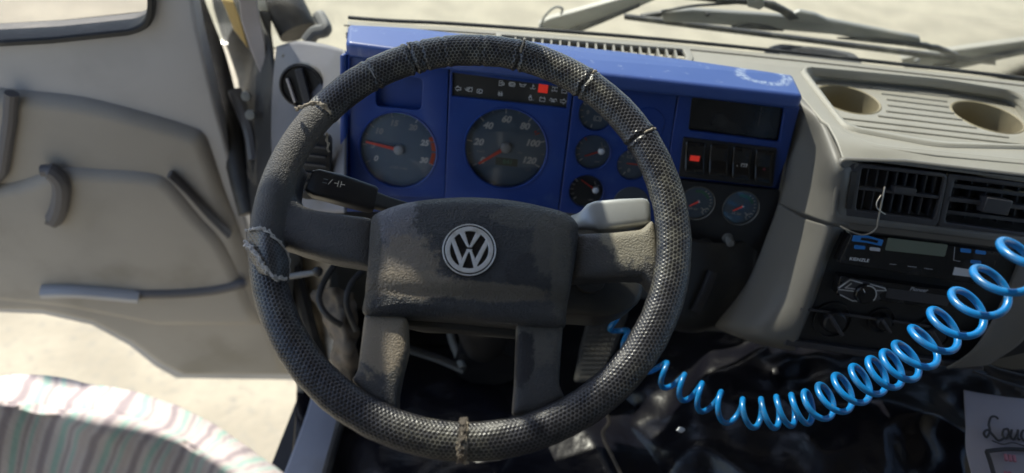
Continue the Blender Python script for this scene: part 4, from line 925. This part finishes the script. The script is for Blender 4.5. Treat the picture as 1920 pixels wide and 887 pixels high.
f_ = Frame(D(505, 60, 1.24), (.1, -.85, .5)); MB().prism(f_, f_.P((470, -60), (506, -60), (508, 60), (514, 100), (500, 110), (486, 30)), -.004, 0).build('inner_trim', 'wiper', pil, bevel=.001)
MB().tube(crom([D(385+x, y, 1.25) for x, y in ((-40, -60), (-20, 10), (18, 110), (42, 210), (58, 300), (84, 400))], 6), .020, 12).build('door_seal', 'rubber', pil)
MB().tube(crom([D(x, y, 1.22) for x, y in ((440, 170), (455, 210), (470, 250), (478, 300))], 5), .012, 10).build('hinge_cover', 'vent', pil)
for px, py in ((462, 180), (470, 215)): MB().lathe(Frame(D(px, py, 1.19), (.1, -.9, .3)), 0, 0, [(.009, 0), (.008, .006), (0, .007)], n=12).build('bolt', 'wiper', pil)
gh = MB(); gh.tube(crom([D(500, -60, 1.28), D(525, -10, 1.26), D(545, 30, 1.25), D(560, 62, 1.25)], 6), .035, 14); gh = gh.build('mirror_arm', 'rubber', None); tag(gh, 'thick black arm standing outside the windscreen corner', 'mirror arm')
MB().tube(crom([D(575, 80, 1.22), D(590, 62, 1.22), D(610, 55, 1.22), D(598, 30, 1.24)], 6), .012, 10).build('corner_bead', 'grey_part', pil)

step = thing('door_sill', 'grey painted metal sill of the door opening beside the floor', 'sill', D(600, 850, 1.15))
MB().grid([[D(600, 690, 1.28), D(640, 700, 1.26), D(655, 705, 1.26)], [D(575, 780, 1.20), D(610, 780, 1.20), D(637, 785, 1.20)], [D(530, 900, 1.10), D(575, 900, 1.10), D(612, 900, 1.10)], [D(490, 1000, 1.05), D(540, 1000, 1.05), D(580, 1000, 1.05)]], 5, 8).build('plate', 'step', step, solid=.01)
MB().tube(crom([D(652, 700, 1.24), D(640, 785, 1.18), D(612, 890, 1.09), D(590, 1000, 1.0)], 6), .008, 8).build('rubber_edge', 'rubber', step)
kick = thing('kick_panel', 'cream painted body strip between the wheel rim and the footwell', 'body panel', D(580, 600, 1.2))
MB().grid([[D(538, 440, 1.19), D(600, 460, 1.14), D(640, 470, 1.12)], [D(552, 520, 1.2), D(585, 510, 1.18), D(622, 500, 1.16)], [D(570, 610, 1.22), D(598, 600, 1.2), D(625, 590, 1.18)], [D(588, 710, 1.24), D(615, 700, 1.22), D(650, 700, 1.2)]], 8, 8, disp=lambda v, u: .008*noise.noise(v*16)).build('strip', 'cream', kick, solid=.006)
MB().tube(crom([D(548, 500, 1.15), D(565, 560, 1.16), D(580, 620, 1.18), D(600, 680, 1.2)], 6), .014, 10).build('door_rubber', 'rubber', kick)
MB().tube([D(538, 519, 1.08), D(565, 515, 1.07), D(592, 511, 1.06)], [.0045, .005, .004], 10).build('pin_lever', 'grey_part', kick)
MB().lathe(Frame(D(595, 510, 1.06), (0, -.9, .4)), 0, 0, [(.008, -.004), (.008, .002), (.004, .004), (0, .004)], n=14).build('pin_head', 'black', kick)
rag = MB(); rag.grid([[D(596, 545, 1.13), D(625, 540, 1.10), D(660, 556, 1.12)], [D(604, 590, 1.12), D(636, 590, 1.08), D(668, 610, 1.10)], [D(622, 640, 1.12), D(648, 650, 1.08), D(672, 660, 1.10)], [D(632, 700, 1.14), D(655, 712, 1.12), D(668, 700, 1.13)]], 14, 12, disp=lambda v, u: .016*noise.noise(v*24)+.007*noise.noise(v*60))
tag(rag.build('rag', 'rag', solid=.003, ang=60), 'crumpled dusty brown rag stuffed beside the left footwell', 'rag')
for i, pts in enumerate((((640, 480, 1.1), (612, 520, 1.08), (598, 560, 1.06), (612, 590, 1.05), (640, 610, 1.06)), ((690, 500, 1.1), (660, 530, 1.08), (650, 570, 1.07), (668, 620, 1.08)))):
    b = MB(); b.tube(crom([D(*p) for p in pts], 8), .005, 8); o = b.build('cable', 'rubber')
    tag(o, ('black cable looping over the brown rag left of the hub pad', 'black cable hanging between rag and hub pad')[i], 'cable')

# striped cloth at the lower left
def stripes():
    m = mat('striped_fabric', (0.456, 0.418, 0.380), .9, bump=.4, bscale=220, bdist=.002); g = NG(m); co, u, v, ob = g.uv()
    w = g.m('ADD', g.m('MULTIPLY', u, 9.0), g.m('MULTIPLY', g.noise(co, 3, 2), .55)); w = g.m('ADD', w, g.m('MULTIPLY', v, .9))
    r = g.N.new('ShaderNodeValToRGB'); g.L.new(g.m('FRACT', w), r.inputs[0]); r.color_ramp.interpolation = 'LINEAR'
    el = r.color_ramp.elements; el[0].position = 0; el[0].color = (0.418, 0.357, 0.334, 1); el[1].position = 1; el[1].color = (0.418, 0.357, 0.334, 1)
    for p, c in ((.12, (0.471, 0.426, 0.410)), (.2, (0.251, 0.213, 0.220)), (.3, (0.266, 0.228, 0.236)), (.36, (0.456, 0.403, 0.380)), (.46, (0.441, 0.410, 0.380)), (.52, (0.258, 0.380, 0.327)), (.60, (0.274, 0.395, 0.342)), (.66, (0.441, 0.395, 0.372)), (.74, (0.274, 0.243, 0.243)), (.80, (0.456, 0.410, 0.395)), (.88, (0.274, 0.418, 0.365)), (.94, (0.441, 0.395, 0.372))):
        e_ = el.new(p); e_.color = (*c, 1)
    g.L.new(r.outputs[0], g.b.inputs['Base Color']); return m
M['stripe'] = stripes()
sc = [[D(-200, 725, .62), D(-20, 712, .60), D(90, 712, .58), D(200, 728, .56), D(300, 752, .55), D(380, 792, .54), D(450, 832, .53), D(540, 900, .52), D(620, 990, .50)],
      [D(-200, 765, .57), D(-20, 752, .55), D(90, 760, .54), D(200, 778, .52), D(300, 800, .51), D(370, 832, .50), D(435, 868, .49), D(515, 928, .48), D(590, 1010, .47)],
      [D(-200, 800, .565), D(-20, 790, .548), D(80, 805, .54), D(180, 828, .525), D(270, 852, .515), D(350, 885, .51), D(410, 920, .50), D(480, 970, .49), D(550, 1050, .48)],
      [D(-200, 1050, .66), D(-20, 1050, .65), D(60, 1060, .64), D(150, 1080, .63), D(230, 1100, .62), D(300, 1120, .61), D(360, 1140, .60), D(430, 1180, .59), D(500, 1220, .58)]]
b = MB(); b.grid(sc, 10, 12, disp=lambda v, u: .006*noise.noise(v*16)+.001*noise.noise(v*45)); tag(b.build('striped_cloth', 'stripe', solid=.004, ang=70), 'cream cloth with green and mauve stripes in the lower left foreground', 'cloth')

# ================================================================== FOOTWELL
def crump(s, a1, a2=0.0, k=1.0):
    def f(v, u):
        p = v*s; r = 1-abs(noise.noise(p)); q_ = 1-abs(noise.noise(p*2.3+V((5, 2, 1))))
        return a1*(r*r-.5)+a2*(q_*q_-.5)+a2*.6*noise.noise(p*5.1)
    return f
sh = MB(); sh.grid([[D(560, 560, 1.50), D(800, 560, 1.50), D(1100, 560, 1.50), D(1300, 590, 1.45)], [D(560, 640, 1.42), D(800, 640, 1.42), D(1100, 640, 1.42), D(1300, 650, 1.38)],
                    [D(560, 700, 1.33), D(800, 700, 1.33), D(1100, 700, 1.33), D(1300, 700, 1.30)], [D(560, 800, 1.24), D(800, 800, 1.22), D(1100, 800, 1.22), D(1300, 800, 1.20)], [D(540, 920, 1.14), D(800, 920, 1.12), D(1100, 920, 1.12), D(1300, 920, 1.10)]], 30, 22, disp=crump(3.2, .045, .006))
tag(sh.build('floor_sheet', 'sheet', ang=70, solid=.002), 'black plastic sheet covering the footwell floor under the wheel', 'plastic sheet')
sh = MB(); sh.grid([[D(1180, 600, 1.40), D(1400, 630, 1.22), D(1600, 660, 1.16), D(1800, 690, 1.16), D(2000, 700, 1.18)], [D(1170, 690, 1.32), D(1400, 700, 1.16), D(1600, 720, 1.10), D(1790, 730, 1.10), D(2000, 760, 1.15)],
                    [D(1160, 790, 1.26), D(1400, 790, 1.10), D(1600, 800, 1.05), D(1780, 810, 1.06), D(2000, 830, 1.12)], [D(1150, 930, 1.18), D(1400, 930, 1.04), D(1600, 930, 1.00), D(1780, 930, 1.02), D(2000, 940, 1.10)]], 26, 26, disp=crump(4.5, .030, .012))
tag(sh.build('engine_cover_sheet', 'sheet', ang=70, solid=.002), 'glossy crumpled black plastic over the engine cover beneath the blue hose', 'plastic sheet')
pd = thing('accelerator_pedal', 'ribbed dark rubber pedal in the footwell right of the hub', 'pedal', D(1110, 700, 1.2))
PF = Frame(D(1115, 650, 1.22), (-.1, -.75, .65))
MB().plate(PF, [rnd(PF.P((1105, 585), (1180, 585), (1152, 660), (1112, 715), (1075, 718), (1088, 650)), .008)], -.012, 0, .003).build('plate', 'ped', pd)
for r_ in range(14):
    for c in range(5):
        px = 1112+c*13-r_*1.7-(c*r_*.35); py = 592+r_*8.8; x, y = PF.p2(px, py); MB().box(PF, x, y, .0085, .0058, -.001, .003).build('tread_block', 'ped', pd)
bt = MB(); bt.tube([D(918, 600, 1.32), D(915, 650, 1.27), D(912, 690, 1.24)], [.05, .055, .06], 20); tag(bt.build('column_boot', 'black', ang=60), 'dark round boot around the column foot below the hub pad', 'boot')
pb = thing('brake_pedal', 'slim metal pedal arm behind the gap between the lower spokes', 'pedal', D(850, 680, 1.25))
MB().tube([D(838, 600, 1.3), D(848, 640, 1.26), D(868, 690, 1.22)], .007, 8).build('arm', 'wiper', pb)
MB().tube([D(766, 655, 1.25), D(820, 672, 1.24), D(872, 694, 1.22)], .009, 8, flat=.6).build('cross_rod', 'column', pb)
b = MB(); b.tube(crom([D(1110, 770, 1.1), D(1128, 765, 1.1), D(1142, 790, 1.09), D(1130, 815, 1.09), D(1150, 860, 1.07), D(1175, 910, 1.05)], 8), .003, 8); tag(b.build('floor_cable', 'rag'), 'thin brown cord trailing down the dark floor right of the rim', 'cord')
b = MB(); f_ = Frame(D(1277, 806, .98), (0, -.6, .8)); b.pillow(f_, [(.006*cos(2*pi*k/9)*(1+.3*sin(3*k)), .004*sin(2*pi*k/9)) for k in range(9)], -.001, 0, .002); tag(b.build('pebble', 'sticker'), 'tiny pale chip lying on the dark floor below the hose', 'pebble')
# printed bag
bagF = Frame(D(1870, 820, .97), (-.05, -.62, .78))
bg2 = thing('printed_bag', 'pale printed bag with black script in the lower right corner', 'bag', D(1870, 880, .97))
b = MB(); b.grid([[D(1808, 731, 1.01), D(1860, 741, 1.005), D(1920, 748, 1.0), D(2000, 756, 1.0)], [D(1810, 790, .985), D(1860, 795, .98), D(1920, 800, .975), D(2000, 800, .975)], [D(1812, 845, .965), D(1862, 850, .955), D(1920, 850, .95), D(2000, 850, .95)], [D(1834, 930, .94), D(1880, 930, .93), D(1930, 930, .93), D(2000, 930, .93)]], 10, 10, disp=lambda v, u: .004*noise.noise(v*18)); b.build('bag_front', 'bag', bg2, ang=70, solid=.002)
def sil(pts, w, d, m, name, closed=False):
    b = MB(); P_ = crom([D(x, y, d(x, y)) for x, y in pts], 8); b.tube(P_, w, 6, flat=1); b.build(name, m, bg2)
dd = lambda x, y: .975-(y-800)*.00045-.0052
b = MB()
for pts, w in ((((1872, 786), (1866, 781), (1858, 783), (1854, 795), (1856, 808), (1850, 820), (1845, 812), (1852, 806), (1862, 816), (1872, 826), (1882, 822)), .0016),
               (((1890, 804), (1882, 806), (1880, 816), (1886, 822), (1892, 814), (1890, 804)), .0016), (((1897, 806), (1895, 818), (1901, 824), (1907, 816), (1909, 806)), .0016), (((1909, 806), (1908, 820), (1913, 825)), .0016),
               (((1926, 808), (1918, 808), (1915, 818), (1920, 826), (1928, 824)), .0016), (((1860, 826), (1880, 833), (1900, 830), (1925, 838)), .0009)):
    b.tube(crom([D(x, y, dd(x, y)) for x, y in pts], 6), w, 6)
b.build('script_lettering', 'ink', bg2)
b = MB()
for pts, w in ((((1850, 846), (1895, 842), (1960, 846)), .0028), (((1850, 846), (1858, 870), (1866, 900)), .0028)): b.tube(crom([D(x, y, dd(x, y)-.003) for x, y in pts], 6), w, 6)
b.build('printed_frame', 'ink', bg2)
b = MB()
for x0, y0 in ((1885, 852), (1893, 853), (1901, 854), (1885, 884), (1893, 885)): b.tube([D(x0, y0, dd(x0, y0)-.003), D(x0+2, y0+12, dd(x0, y0+12)-.003)], .0022, 6)
b.build('printed_marks', 'pink', bg2)

# ================================================================== BLUE COILED HOSE
turns = [(1125, 575, 18), (1150, 598, 19), (1166, 630, 20), (1205, 668, 22), (1240, 697, 25), (1274, 722, 27), (1308, 740, 28), (1345, 760, 31), (1392, 774, 30), (1432, 775, 32), (1463, 772, 33), (1492, 768, 33), (1522, 762, 34), (1552, 749, 36), (1585, 733, 38), (1617, 716, 38), (1648, 702, 38), (1677, 689, 39), (1705, 672, 40), (1738, 643, 43), (1776, 612, 45), (1818, 577, 47), (1862, 536, 49), (1914, 487, 53), (1975, 430, 57), (2040, 370, 60)]
ctrl = []; rads = []
def hd(x):
    kn = [(1100, 1.02), (1240, .97), (1400, .90), (1520, .86), (1650, .79), (1780, .725), (1880, .66), (2060, .56)]
    for (a, da_), (b_, db_) in zip(kn[:-1], kn[1:]):
        if x <= b_: return da_+(db_-da_)*(x-a)/(b_-a)
    return .5
for x, y, h in turns: ctrl.append(D(x, y, hd(x))); rads.append(V((h*hd(x)/F-.0036, 0, 0)))
rad_ = crom(rads, 40)
ctr_ = crom(ctrl, 40); pts = []; n = len(ctr_); prev = None
for i, p in enumerate(ctr_):
    t = (ctr_[min(i+20, n-1)]-ctr_[max(i-20, 0)]).normalized()
    upv = (UP-t*UP.dot(t)).normalized(); side = t.cross(upv)
    ph = -2*pi*i/40+pi*.5; w = 1+.06*noise.noise(V((i*.03, 0, 0))); pts.append(p+(upv*sin(ph)+side*cos(ph))*rad_[i].x*w)
b = MB(); b.tube(pts, .0038, 12); tag(b.build('coiled_hose', 'hose', ang=80), 'bright blue coiled air hose sagging from upper right to the footwell', 'hose')

# bent wire hanging from the vent
b = MB(); b.tube(crom([CP.at(*p) for p in ((1659, 350, .012), (1656, 365, .016), (1650, 395, .018), (1646, 415, .018), (1643, 428, .016), (1632, 437, .014), (1615, 440, .012), (1590, 432, .010), (1575, 424, .006))], 8), .0011, 8)
b.tube(crom([CP.at(*p) for p in ((1652, 366, .016), (1644, 380, .020), (1646, 392, .022), (1660, 402, .018))], 6), .0008, 6)
tag(b.build('bent_wire', 'wire'), 'thin bent steel wire hooked over the centre air vent', 'wire')
